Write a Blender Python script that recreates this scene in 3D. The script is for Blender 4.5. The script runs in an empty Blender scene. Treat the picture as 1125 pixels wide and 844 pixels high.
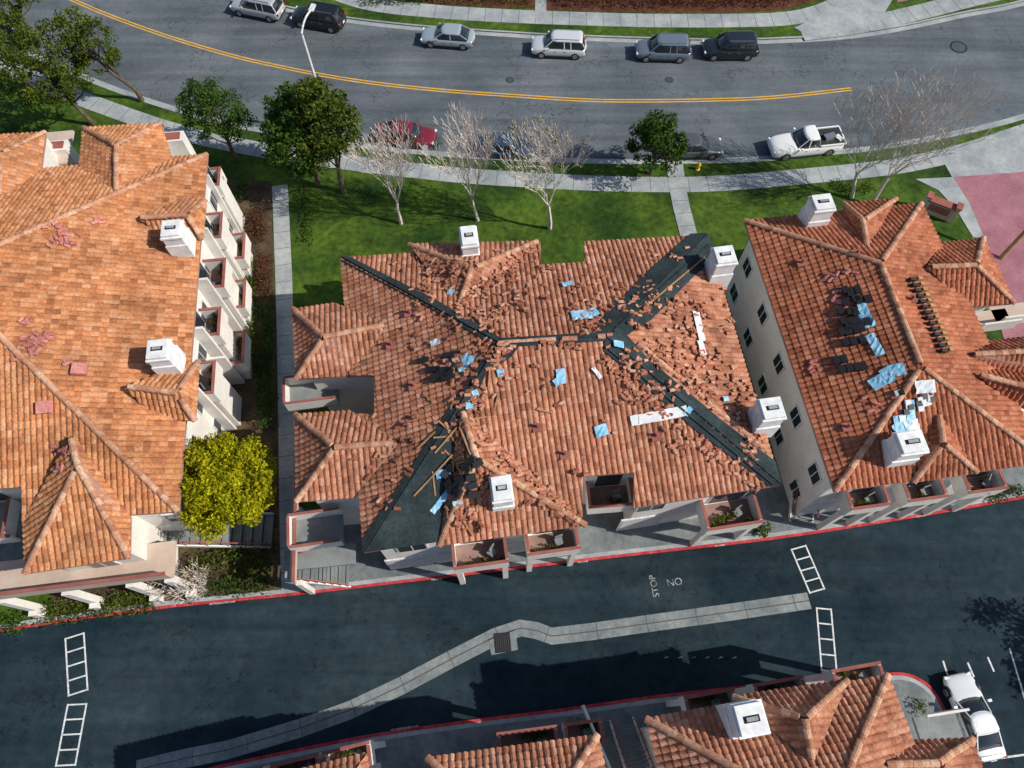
import bpy, bmesh, math, random
import numpy as np
from mathutils import Vector, Matrix
from mathutils.geometry import tessellate_polygon
random.seed(11); rng=np.random.default_rng(5)
sc=bpy.context.scene
# ------------------------------------------------------------------ survey
# plan positions are read from the aerial survey sheet (1125 x 844, flown at 45 m, 65 deg)
ALT=45.0; ST=math.sin(math.radians(65)); CT=math.cos(math.radians(65)); FO=800.0
CAM=Vector((0,0,ALT))
def S(px,py,h=0.0):
    u=(px-562.5)/FO; v=(py-422)/FO
    d=(ALT-h)/(ST+v*CT)
    return Vector((u*d, d*(CT-v*ST), h))
def G(px,py): 
    p=S(px,py,0); return Vector((p.x,p.y,0))
# ------------------------------------------------------------------ materials
def newmat(name):
    m=bpy.data.materials.new(name); m.use_nodes=True
    nt=m.node_tree; b=nt.nodes['Principled BSDF']; return m,nt,b
def ramp(nt,stops,interp='LINEAR'):
    r=nt.nodes.new('ShaderNodeValToRGB'); r.color_ramp.interpolation=interp
    e=r.color_ramp.elements
    while len(e)<len(stops): e.new(0.5)
    for i,(p,c) in enumerate(stops):
        e[i].position=p; e[i].color=(c[0],c[1],c[2],1)
    return r
def pos(nt):
    g=nt.nodes.new('ShaderNodeNewGeometry'); return g.outputs['Position']
def noise(nt,vec,scale,detail=3,rough=.6):
    n=nt.nodes.new('ShaderNodeTexNoise'); n.inputs['Scale'].default_value=scale
    n.inputs['Detail'].default_value=detail; n.inputs['Roughness'].default_value=rough
    nt.links.new(vec,n.inputs['Vector']); return n.outputs['Fac']
def mul(nt,a,b,fac=1.0,mode='MULTIPLY'):
    m=nt.nodes.new('ShaderNodeMix'); m.data_type='RGBA'; m.blend_type=mode
    m.inputs[0].default_value=fac
    nt.links.new(a,m.inputs[6]); nt.links.new(b,m.inputs[7]); return m.outputs[2]
def nmat(name,c1,c2,scale=1.0,rough=.9,bump=0.0,bscale=25,fine=.25,fscale=14,spec=.2,crack=0,streak=None):
    m,nt,b=newmat(name); P=pos(nt)
    r=ramp(nt,[(.35,c1),(.65,c2)]); nt.links.new(noise(nt,P,scale,4),r.inputs[0])
    out=r.outputs[0]
    if fine:
        r2=ramp(nt,[(.3,(1-fine,)*3),(.7,(1+fine,)*3)]); nt.links.new(noise(nt,P,fscale,4,.7),r2.inputs[0])
        out=mul(nt,out,r2.outputs[0])
    if crack:
        nz=nt.nodes.new('ShaderNodeTexNoise'); nz.inputs['Scale'].default_value=.9; nz.inputs['Detail'].default_value=3; nt.links.new(P,nz.inputs['Vector'])
        sc2=nt.nodes.new('ShaderNodeVectorMath'); sc2.operation='SCALE'; sc2.inputs['Scale'].default_value=6
        nt.links.new(nz.outputs['Color'],sc2.inputs[0])
        ad=nt.nodes.new('ShaderNodeVectorMath'); ad.operation='ADD'; nt.links.new(P,ad.inputs[0]); nt.links.new(sc2.outputs[0],ad.inputs[1])
        v=nt.nodes.new('ShaderNodeTexVoronoi'); v.feature='DISTANCE_TO_EDGE'; v.inputs['Scale'].default_value=crack; nt.links.new(ad.outputs[0],v.inputs['Vector'])
        r4=ramp(nt,[(0,(.5,.5,.5)),(.010,(1,1,1))]); nt.links.new(v.outputs['Distance'],r4.inputs[0])
        out=mul(nt,out,r4.outputs[0])
    if streak:
        mp=nt.nodes.new('ShaderNodeMapping'); mp.inputs['Rotation'].default_value=(0,0,-streak); mp.inputs['Scale'].default_value=(.05,1.0,1)
        nt.links.new(P,mp.inputs['Vector']); r5=ramp(nt,[(.35,(.78,.78,.78)),(.65,(1.2,1.2,1.2))]); nt.links.new(noise(nt,mp.outputs[0],.8,4),r5.inputs[0])
        out=mul(nt,out,r5.outputs[0])
    nt.links.new(out,b.inputs['Base Color'])
    b.inputs['Roughness'].default_value=rough; b.inputs['Specular IOR Level'].default_value=spec
    if bump:
        bp=nt.nodes.new('ShaderNodeBump'); bp.inputs['Strength'].default_value=bump; bp.inputs['Distance'].default_value=.03
        nt.links.new(noise(nt,P,bscale,2),bp.inputs['Height']); nt.links.new(bp.outputs[0],b.inputs['Normal'])
    return m
def pmat(name,c,rough=.5,metal=0,coat=0,spec=.5):
    m,nt,b=newmat(name); b.inputs['Base Color'].default_value=(*c,1); b.inputs['Roughness'].default_value=rough
    b.inputs['Metallic'].default_value=metal; b.inputs['Coat Weight'].default_value=coat; b.inputs['Specular IOR Level'].default_value=spec
    return m
def uvmat(name,stops,rough=.8,lscale=.35,lo=.7,hi=1.2,transl=0,spec=.15):
    """colour picked per tile / leaf from its uv cell, plus broad weathering"""
    m,nt,b=newmat(name)
    uv=nt.nodes.new('ShaderNodeUVMap'); w=nt.nodes.new('ShaderNodeTexWhiteNoise'); w.noise_dimensions='2D'
    nt.links.new(uv.outputs[0],w.inputs['Vector'])
    r=ramp(nt,stops); nt.links.new(w.outputs['Value'],r.inputs[0])
    P=pos(nt); r2=ramp(nt,[(.3,(lo,)*3),(.7,(hi,)*3)]); nt.links.new(noise(nt,P,lscale,4,.65),r2.inputs[0])
    out=mul(nt,r.outputs[0],r2.outputs[0])
    if not transl:
        r3=ramp(nt,[(.3,(.70,.68,.66)),(.7,(1.22,1.22,1.22))]); nt.links.new(noise(nt,P,7,2,.7),r3.inputs[0])
        out=mul(nt,out,r3.outputs[0])
    nt.links.new(out,b.inputs['Base Color']); b.inputs['Roughness'].default_value=rough
    b.inputs['Specular IOR Level'].default_value=spec
    if transl:
        t=nt.nodes.new('ShaderNodeBsdfTranslucent'); nt.links.new(out,t.inputs[0])
        mx=nt.nodes.new('ShaderNodeMixShader'); mx.inputs[0].default_value=transl
        nt.links.new(b.outputs[0],mx.inputs[1]); nt.links.new(t.outputs[0],mx.inputs[2])
        nt.links.new(mx.outputs[0],nt.nodes['Material Output'].inputs[0])
    return m
M_tileA=uvmat('terracotta_a',[(0,(.28,.11,.052)),(.25,(.44,.18,.08)),(.7,(.55,.25,.115)),(1,(.60,.33,.19))],lo=.70,hi=1.2)
M_tileB=uvmat('terracotta_b',[(0,(.22,.09,.055)),(.25,(.37,.15,.09)),(.7,(.47,.215,.13)),(1,(.54,.30,.21))],lo=.68,hi=1.2)
M_tileC=uvmat('terracotta_c',[(0,(.22,.07,.04)),(.25,(.35,.12,.06)),(.7,(.43,.155,.085)),(1,(.48,.21,.13))],lo=.70,hi=1.18)
M_cap=uvmat('ridge_cap',[(0,(.30,.13,.08)),(.4,(.48,.24,.15)),(1,(.60,.40,.28))],lo=.8,hi=1.15)
M_loose=uvmat('loose_tile',[(0,(.18,.06,.035)),(.3,(.36,.13,.08)),(.7,(.48,.21,.13)),(1,(.60,.38,.29))],lo=.8,hi=1.15)
M_felt=nmat('roof_felt',(.016,.026,.030),(.034,.050,.056),.8,bump=.2,fine=.35,fscale=6)
M_stucco=nmat('stucco',(.66,.63,.60),(.76,.74,.70),.6,bump=.15,bscale=30,fine=.08,fscale=4)
M_stucco2=nmat('stucco_tan',(.46,.36,.30),(.54,.44,.37),.6,bump=.15,bscale=30,fine=.08)
M_chim=nmat('chimney_stucco',(.62,.64,.66),(.80,.81,.81),1.2,bump=.15,bscale=30,fine=.10,fscale=3)
M_fascia=nmat('fascia_paint',(.30,.16,.13),(.38,.22,.18),1.0,fine=.1)
M_trim=nmat('trim_red',(.24,.08,.07),(.32,.12,.10),1.0,fine=.1)
M_glass=pmat('window_glass',(.02,.03,.04),.08,0,0,.8)
M_dark=pmat('dark_void',(.012,.013,.015),.9)
M_white=nmat('white_paint',(.50,.52,.54),(.72,.73,.74),3,fine=.25,fscale=9)
M_garage=nmat('garage_door',(.55,.55,.56),(.66,.66,.66),.8,fine=.05)
M_deck=nmat('deck',(.24,.15,.13),(.32,.21,.18),1,fine=.15)
M_conc=nmat('concrete',(.24,.27,.29),(.38,.405,.41),.45,bump=.1,fine=.16,fscale=4)
M_conc2=nmat('concrete_dark',(.12,.14,.15),(.20,.22,.23),.5,bump=.1,fine=.22,fscale=3)
M_joint=pmat('joint',(.07,.07,.07),.9)
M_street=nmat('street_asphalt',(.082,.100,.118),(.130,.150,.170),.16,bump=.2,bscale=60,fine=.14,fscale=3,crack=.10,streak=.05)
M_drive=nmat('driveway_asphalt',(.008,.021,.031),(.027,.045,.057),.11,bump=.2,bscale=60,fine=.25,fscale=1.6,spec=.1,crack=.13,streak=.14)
M_patch=nmat('asphalt_patch',(.060,.07,.08),(.08,.09,.10),.4,fine=.15,fscale=5)
M_red=nmat('red_kerb_paint',(.36,.025,.035),(.52,.07,.08),1.5,fine=.35,fscale=5)
M_yel=nmat('yellow_line',(.62,.33,.02),(.75,.42,.04),1.0,fine=.25,fscale=8)
M_lawn=nmat('lawn',(.014,.042,.005),(.068,.125,.012),.22,bump=.6,bscale=12,fine=.5,fscale=2.2)
M_soil=nmat('soil',(.05,.035,.022),(.11,.075,.045),.6,bump=.3,fine=.4,fscale=4)
M_mulch=nmat('mulch',(.07,.022,.015),(.12,.05,.03),1.2,bump=.4,fine=.5,fscale=5)
M_pink=nmat('pink_paving',(.28,.12,.15),(.37,.17,.20),.5,fine=.15,fscale=5)
M_bark=nmat('bark',(.07,.055,.04),(.14,.11,.085),2,fine=.3)
M_pale=nmat('pale_bark',(.46,.40,.36),(.70,.63,.58),2,fine=.2)
M_leafD=uvmat('leaf_dark',[(0,(.014,.040,.008)),(.5,(.04,.095,.014)),(1,(.10,.17,.02))],lscale=.7,lo=.55,hi=1.35,transl=.25)
M_leafO=uvmat('leaf_olive',[(0,(.02,.045,.008)),(.5,(.07,.11,.012)),(1,(.16,.18,.02))],lscale=.7,lo=.6,hi=1.3,transl=.25)
M_leafY=uvmat('leaf_yellow',[(0,(.12,.15,.004)),(.5,(.38,.38,.008)),(1,(.66,.60,.015))],lscale=.9,lo=.65,hi=1.25,transl=.35)
M_leafR=uvmat('leaf_red',[(0,(.05,.018,.012)),(.5,(.13,.035,.022)),(1,(.12,.09,.025))],lscale=.8,transl=.2)
M_blue=nmat('blue_sheet',(.16,.42,.62),(.38,.62,.78),1.5,rough=.5,fine=.2,fscale=5)
M_whsheet=nmat('white_sheet',(.55,.58,.62),(.72,.74,.76),1.5,fine=.1)
M_blk=pmat('black_bundle',(.012,.012,.016),.6)
M_wood=nmat('timber',(.30,.17,.08),(.42,.26,.13),2,fine=.2)
M_metal=pmat('grey_metal',(.45,.46,.47),.4,.6)
M_stair=nmat('stair_concrete',(.16,.18,.19),(.24,.26,.26),1,fine=.15)
# ------------------------------------------------------------------ mesh helpers
class Ms:
    def __init__(s): s.v=[]; s.f=[]; s.m=[]; s.uv=[]
    def add(s,vs,fs,mi=0,uv=(0.5,0.5)):
        o=len(s.v); s.v.extend([tuple(p) for p in vs])
        for f in fs: s.f.append([o+i for i in f]); s.m.append(mi); s.uv.append(uv)
    def box(s,c,sz,rz=0,mi=0,R=None,uv=(.5,.5)):
        if R is None: R=Matrix.Rotation(rz,3,'Z')
        c=Vector(c); x,y,z=sz[0]/2,sz[1]/2,sz[2]/2
        vs=[c+R@Vector(p) for p in [(-x,-y,-z),(x,-y,-z),(x,y,-z),(-x,y,-z),(-x,-y,z),(x,-y,z),(x,y,z),(-x,y,z)]]
        s.add(vs,[(3,2,1,0),(4,5,6,7),(0,1,5,4),(1,2,6,5),(2,3,7,6),(3,0,4,7)],mi,uv)
    def beam(s,a,b,w,h,mi=0):
        a=Vector(a);b=Vector(b);d=b-a;L=d.length
        if L<1e-4: return
        d.normalize(); side=d.cross(Vector((0,0,1)))
        if side.length<1e-3: side=Vector((1,0,0))
        side.normalize(); up=side.cross(d)
        R=Matrix((d,side,up)).transposed()
        s.box((a+b)/2,(L,w,h),mi=mi,R=R)
    def prism(s,pts,z0,z1,mt=0,msd=None,bottom=False):
        if msd is None: msd=mt
        n=len(pts); A=sum(pts[i].x*pts[(i+1)%n].y-pts[(i+1)%n].x*pts[i].y for i in range(n))
        if A<0: pts=list(reversed(pts))
        top=[Vector((p.x,p.y,z1)) for p in pts]
        s.add(top,[t if ((top[t[1]]-top[t[0]]).cross(top[t[2]]-top[t[0]])).z>0 else t[::-1] for t in tessellate_polygon([top])],mt)
        if z1-z0>1e-3:
            vs=[]; fs=[]
            for i in range(n):
                p,q=pts[i],pts[(i+1)%n]; k=len(vs)
                vs+= [(p.x,p.y,z0),(q.x,q.y,z0),(q.x,q.y,z1),(p.x,p.y,z1)]; fs.append((k,k+1,k+2,k+3))
            s.add(vs,fs,msd)
    def strip(s,pts,o0,o1,z0,z1,mi=0):
        n=len(pts); N=[]
        for i in range(n):
            a=pts[max(i-1,0)]; b=pts[min(i+1,n-1)]; t=(b-a); t.z=0; t.normalize(); N.append(Vector((-t.y,t.x,0)))
        vs=[]
        for i in range(n):
            A=pts[i]+N[i]*o0; B=pts[i]+N[i]*o1
            vs+=[(A.x,A.y,z1),(B.x,B.y,z1),(A.x,A.y,z0),(B.x,B.y,z0)]
        fs=[]
        for i in range(n-1):
            k=4*i; fs.append((k+1,k,k+4,k+5) if o1>o0 else (k,k+1,k+5,k+4))
            if z1-z0>1e-3: fs+= [(k,k+2,k+6,k+4),(k+3,k+1,k+5,k+7)]
        if z1-z0>1e-3: fs+=[(0,1,3,2),(4*n-4,4*n-2,4*n-1,4*n-3)]
        s.add(vs,fs,mi)
    def tube(s,a,b,ra,rb,k=5,mi=0,cap=False,uv=(.5,.5)):
        a=Vector(a);b=Vector(b); d=(b-a)
        if d.length<1e-5: return
        d.normalize(); x=d.orthogonal().normalized(); y=d.cross(x)
        vs=[]
        for i in range(k):
            t=2*math.pi*i/k; o=x*math.cos(t)+y*math.sin(t); vs.append(a+o*ra); vs.append(b+o*rb)
        fs=[(2*i,2*((i+1)%k),2*((i+1)%k)+1,2*i+1) for i in range(k)]
        if cap: fs+= [tuple(2*i for i in reversed(range(k))),tuple(2*i+1 for i in range(k))]
        s.add(vs,fs,mi,uv)
    def obj(s,name,mats,parent=None,smooth=False,origin=None):
        me=bpy.data.meshes.new(name)
        o=Vector(origin) if origin is not None else Vector((0,0,0))
        vv=[(p[0]-o.x,p[1]-o.y,p[2]-o.z) for p in s.v]
        me.from_pydata(vv,[],s.f)
        for m in mats: me.materials.append(m)
        me.polygons.foreach_set('material_index',s.m)
        ul=me.uv_layers.new(name='UVMap')
        cnt=[len(f) for f in s.f]
        uv=np.repeat(np.array(s.uv,dtype=np.float32).reshape(-1,2),cnt,axis=0)
        ul.data.foreach_set('uv',uv.ravel())
        if smooth: me.polygons.foreach_set('use_smooth',[True]*len(s.f))
        me.update()
        ob=bpy.data.objects.new(name,me); ob.location=o; sc.collection.objects.link(ob)
        if parent is not None:
            ob.parent=parent; ob.matrix_parent_inverse=Matrix.Translation(-parent.location)
        return ob
def empty(name,loc):
    e=bpy.data.objects.new(name,None); e.location=loc; sc.collection.objects.link(e); e.empty_display_size=.5; return e
def crs(P,n=8):
    out=[]
    P=[Vector(p) for p in P]; Q=[P[0]*2-P[1]]+P+[P[-1]*2-P[-2]]
    for i in range(1,len(Q)-2):
        for k in range(n):
            t=k/n; a,b,c,d=Q[i-1],Q[i],Q[i+1],Q[i+2]
            out.append(.5*((2*b)+(c-a)*t+(2*a-5*b+4*c-d)*t*t+(3*b-a-3*c+d)*t**3))
    out.append(P[-1]); return out
def C(pxs,n=8): return crs([G(*p) for p in pxs],n)
def leaves(M,cen,n,rad,size,squash=.8,mi=0):
    c=np.array(cen); P=rng.normal(0,1,(n,3)); P/=np.linalg.norm(P,axis=1)[:,None]; P*=(rng.random(n)**.45)[:,None]*rad; P[:,2]*=squash
    a=rng.normal(0,1,(n,3)); a/=np.linalg.norm(a,axis=1)[:,None]; b=rng.normal(0,1,(n,3)); b=np.cross(a,b); b/=np.linalg.norm(b,axis=1)[:,None]
    s=size*(.6+.8*rng.random(n))[:,None]
    V=np.stack([P-a*s,P-b*s*.5,P+a*s,P+b*s*.5],1)+c
    o=len(M.v); M.v.extend(map(tuple,V.reshape(-1,3).tolist()))
    for i in range(n): M.f.append([o+4*i,o+4*i+1,o+4*i+2,o+4*i+3]); M.m.append(mi); M.uv.append((float(rng.random()*99),float(rng.random()*99)))
# ------------------------------------------------------------------ ground & roads
U=C([(-300,-260),(-100,-160),(100,-62),(235,-10),(300,6),(375,20),(440,28),(500,33),(560,37),(613,40),(728,44),(803,45),(870,43),(930,39),(990,30),(1060,15),(1125,2),(1250,-35),(1400,-100)])
L=C([(-400,-150),(-150,-45),(-60,12),(0,45),(80,82),(160,112),(250,138),(330,152),(400,163),(480,171),(560,176),(640,179),(700,180),(780,179),(850,176),(910,170),(960,165),(1020,155),(1080,142),(1125,130),(1250,90),(1450,10)])
CL=C([(-300,-190),(-100,-100),(0,-42),(80,0),(160,32),(250,60),(330,78),(400,90),(480,99),(560,105),(640,110),(700,111),(780,110),(850,107),(935,98)])
T=C([(-500,790),(-250,742),(-80,712),(0,695),(100,680),(190,668),(320,655),(450,640),(600,622),(740,606),(860,592),(1000,570),(1125,548),(1250,525),(1500,480)])
BK=C([(-100,960),(50,900),(150,868),(220,846),(300,828),(400,808),(500,793),(620,778),(720,764),(800,755),(900,745),(960,740),(995,740),(1020,753),(1035,775),(1045,800),(1055,850),(1075,960),(1090,1060)])
m=Ms(); 
m.add([(-400,-300,0),(400,-300,0),(400,500,0),(-400,500,0)],[(0,1,2,3)]); m.obj('ground',[M_soil])
m=Ms(); m.prism(U+list(reversed(L)),.004,.008); 
street=m.obj('street_road',[M_street])
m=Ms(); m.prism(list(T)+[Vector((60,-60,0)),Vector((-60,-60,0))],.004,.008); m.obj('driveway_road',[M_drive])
m=Ms(); m.prism(L+list(reversed(T)),0,.10); m.obj('lawn',[M_lawn])
m=Ms(); m.prism(list(U)+[Vector((120,160,0)),Vector((-120,160,0))],0,.10); m.obj('lawn',[M_lawn])
m=Ms(); m.prism(BK,0,.12); m.obj('pavement',[M_conc2])
# kerbs
m=Ms(); m.strip(U,0,.16,0,.135,0); m.strip(U,0,-.45,.008,.014,0); m.strip(L,0,-.16,0,.135,0); m.strip(L,0,.45,.008,.014,0)
m.obj('street_kerb',[M_conc])
m=Ms(); m.strip(T,0,.17,0,.15,0); m.strip(T,.17,.42,0,.128,1); m.obj('red_kerb',[M_red,M_conc])
m=Ms(); m.strip(BK,0,-.17,0,.15,0); m.strip(BK,-.17,-.4,0,.128,1); m.obj('red_kerb',[M_red,M_conc])
m=Ms(); m.strip(CL,.08,.19,.008,.013,0); m.strip(CL,-.19,-.08,.008,.013,0); m.obj('road_centre_line',[M_yel])
def joints(m,pts,o0,o1,z,step=1.5,mi=1):
    acc=0
    for i in range(len(pts)-1):
        a,b=pts[i],pts[i+1]; l=(b-a).length; t=(b-a).normalized(); n=Vector((-t.y,t.x,0))
        k=step-acc
        while k<l:
            p=a+t*k; q=[p+n*o0-t*.018,p+n*o1-t*.018,p+n*o1+t*.018,p+n*o0+t*.018]
            m.add([(v.x,v.y,z) for v in q],[(0,1,2,3)] if o1<o0 else [(3,2,1,0)],mi); k+=step
        acc=(acc+l)%step
SWL=C([(-300,-75),(-60,38),(0,71),(60,97),(110,117),(200,147),(300,168),(400,182),(460,189),(520,195),(640,202),(740,204),(800,202),(860,197),(960,187),(1010,179),(1060,167),(1125,146),(1250,105)])
m=Ms(); m.strip(SWL,-.75,.75,.05,.13,0); joints(m,SWL,-.75,.75,.134)
m.prism([G(1035,178),G(1050,162),G(1125,140),G(1180,122),G(1200,170),G(1125,190),G(1045,196)],.05,.137,0)
m.obj('sidewalk',[M_conc,M_joint])
SWU=C([(330,-22),(400,4),(480,14),(560,19),(640,22),(720,24),(800,24),(860,22),(900,14),(940,-4),(980,-22)])
m=Ms(); m.strip(SWU,-.85,.85,.05,.13,0); joints(m,SWU,-.85,.85,.134)
SW2=C([(880,38),(940,30),(1000,17),(1060,2),(1125,-14),(1250,-50)]); m.strip(SW2,-.9,.9,.05,.137,0); joints(m,SW2,-.9,.9,.141)
m.prism([G(872,32),G(898,20),G(935,-8),G(985,-8),G(965,26),G(930,36),G(890,42)],.05,.144,0)
m.strip([G(594,22),G(594,-30)],-.5,.5,.05,.139,0)
m.obj('sidewalk',[M_conc,M_joint])
m=Ms(); m.prism([G(380,-6),G(480,6),G(590,11),G(590,-60),G(380,-60)],.05,.115,0); m.prism([G(600,12),G(720,15),G(800,15),G(855,13),G(890,4),G(930,-20),G(930,-60),G(600,-60)],.05,.115,0)
m.prism([G(985,4),G(1060,-12),G(1125,-28),G(1250,-60),G(1250,-120),G(985,-60)],.05,.115,1); m.obj('planting_bed',[M_mulch,M_pink])
m=Ms()
P1=[G(741,182),G(744,208),G(749,232),G(757,262)]; m.strip(P1,-.65,.65,.05,.147,0); joints(m,P1,-.65,.65,.151,1.2)
P2=[G(308,205),G(312,300),G(315,400),G(317,500),G(319,600),G(321,652)]; m.strip(P2,-.6,.6,.05,.143,0); joints(m,P2,-.6,.6,.147,1.5)
m.obj('footpath',[M_conc,M_joint])
m=Ms()
def band(top,bot,z,mi): m.prism([G(*p) for p in top]+[G(*p) for p in reversed(bot)],.05,z,mi)
band([(326,560),(420,560),(600,540),(820,520),(880,505),(890,560)],[(328,649),(420,641),(600,619),(740,603),(860,588),(890,583)],.119,0)
band([(820,300),(850,300)],[(900,580),(925,578)],.122,1)
band([(890,500),(1125,480),(1300,450)],[(890,583),(1125,545),(1300,512)],.117,0)
m.prism([G(-200,480),G(60,480),G(60,640),G(-200,690)],.05,.121,0)
m.prism([G(1046,196),G(1125,190),G(1300,180),G(1300,440),G(1120,440),G(1090,330),G(1078,262)],.05,.124,2)
m.obj('pavement',[M_conc2,M_conc2,M_pink])
m=Ms(); m.prism([G(1005,198),G(1046,196),G(1064,225),G(1080,262),G(1068,262),G(1050,232),G(1030,210)],.05,.139,0); m.obj('footpath',[M_conc])
m=Ms(); m.prism([G(243,200),G(298,200),G(306,460),G(308,650),G(150,665),G(60,680),G(55,640),G(215,600),G(235,420)],.05,.112,0); m.obj('planting_bed',[M_soil])
GT=[G(150,846),G(200,834),G(250,824),G(330,800),G(385,780),G(440,754),G(500,722),G(545,699),G(572,690),G(590,693),G(606,699),G(650,694),G(720,684),G(800,673),G(889,660)]
m=Ms(); m.strip(GT,-.48,.48,.008,.016,0); m.strip(GT,-.03,.03,.016,.020,1); joints(m,GT,-.48,.48,.022,3)
m.prism([G(534,694),G(566,690),G(569,714),G(540,720)],.008,.020,0)
m.obj('concrete_gutter',[nmat('gutter_concrete',(.15,.175,.185),(.24,.265,.27),.5,fine=.25,fscale=3),M_joint])
m=Ms(); c=G(552,706); m.box((c.x,c.y,.022),(.95,1.1,.02),.1,1)
for i in range(7): m.box((c.x-.36+i*.12,c.y,.035),(.025,1.0,.02),.1,0)
m.obj('drain_grate',[M_patch,M_dark])
def ladder(c0,c1,w):
    m=Ms(); a=G(*c0); b=G(*c1); t=(b-a).normalized(); n=Vector((-t.y,t.x,0)); l=(b-a).length
    m.strip([a+n*w/2,b+n*w/2],-.045,.045,.008,.014); m.strip([a-n*w/2,b-n*w/2],-.045,.045,.008,.014)
    for k in range(5):
        p=a+t*(.05+(l-.10)*k/4); m.strip([p-n*(w/2-.05),p+n*(w/2-.05)],-.04,.04,.008,.014)
    m.obj('road_marking',[M_white])
ladder((82,698),(86,762),1.05); ladder((85,773),(72,842),1.05); ladder((877,601),(898,650),.95); ladder((905,668),(911,738),.85)
def text(s,px,py,size,rz,mat,z=.016,name='road_marking'):
    cu=bpy.data.curves.new(name,'FONT'); cu.body=s; cu.size=size; cu.align_x='CENTER'; cu.align_y='CENTER'; cu.extrude=.002
    cu.materials.append(mat); ob=bpy.data.objects.new(name,cu); p=G(px,py); ob.location=(p.x,p.y,z); ob.rotation_euler=(0,0,rz); sc.collection.objects.link(ob)
M_faded=nmat('faded_white_paint',(.12,.14,.15),(.42,.44,.45),2.5,fine=.4,fscale=12)
text('STOP',719,644,.55,math.radians(98),M_faded); text('NO',741,640,.6,math.radians(8),M_faded)
for x,y,r in [(640,618,7),(480,637,7),(245,663,6),(790,600,7),(1010,568,9),(445,800,8),(880,747,6)]:
    text('NO PARKING FIRE LANE' if x%2 else 'FIRE LANE',x,y,.14,math.radians(r),M_white,.153)
m=Ms()
m.strip([G(1063,728),G(1070,744)],-.05,.05,.008,.014); m.strip([G(1085,722),G(1092,738)],-.05,.05,.008,.014)
m.strip([G(1109,712),G(1128,775)],-.05,.05,.008,.014); m.strip([G(1098,833),G(1150,826)],-.05,.05,.008,.014); m.strip([G(1036,726),G(1041,742)],-.05,.05,.008,.014)
m.obj('parking_line',[M_white])
m=Ms()
for i in range(6): 
    x=730+i*15; m.strip([G(x,723),G(x+4,721.8)],-.03,.03,.008,.014)
m.obj('road_marking',[M_faded])
def disc(name,px,py,r,mat,z=.014):
    m=Ms(); p=G(px,py); n=20
    m.prism([Vector((p.x+r*math.cos(2*math.pi*i/n),p.y+r*math.sin(2*math.pi*i/n),0)) for i in range(n)],.008,z,0)
    m.prism([Vector((p.x+r*.8*math.cos(2*math.pi*i/n),p.y+r*.8*math.sin(2*math.pi*i/n),0)) for i in range(n)],z,z+.004,1)
    m.obj(name,[mat,M_patch])
disc('manhole_cover',1053,52,.75,M_drive); disc('manhole_cover',560,88,.35,M_drive); disc('manhole_cover',255,100,.35,M_drive); disc('manhole_cover',735,88,.35,M_drive)
# ------------------------------------------------------------------ roofs
TW,TC=.31,.40
prof=[0,.060,.085,.060]
class Plane:
    def __init__(s,pts):
        P=np.array([[p.x,p.y,p.z] for p in pts]); A=np.c_[P[:,0],P[:,1],np.ones(len(P))]
        a,b,c=np.linalg.lstsq(A,P[:,2],rcond=None)[0]
        s.n=Vector((-a,-b,1)).normalized(); s.a,s.b,s.c=a,b,c
        s.e=Vector((0,0,1)).cross(s.n).normalized(); s.d=s.n.cross(s.e)
        if s.d.z<0: s.d=-s.d; s.e=-s.e
        p=pts[0]; s.o=Vector((p.x,p.y,a*p.x+b*p.y+c))
    def at(s,px,py):
        r=S(px,py,0)-CAM; t=(s.o-CAM).dot(s.n)/r.dot(s.n); return CAM+r*t
def clip(poly,hp):
    for (nx,ny,c) in hp:
        out=[]; n=len(poly)
        for i in range(n):
            p=poly[i]; q=poly[(i+1)%n]; a=nx*p[0]+ny*p[1]-c; b=nx*q[0]+ny*q[1]-c
            if a>=0: out.append(p)
            if (a>=0)!=(b>=0):
                t=a/(a-b); out.append(tuple(p[k]+(q[k]-p[k])*t for k in range(3)))
        poly=out
        if len(poly)<3: return []
    return poly
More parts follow.
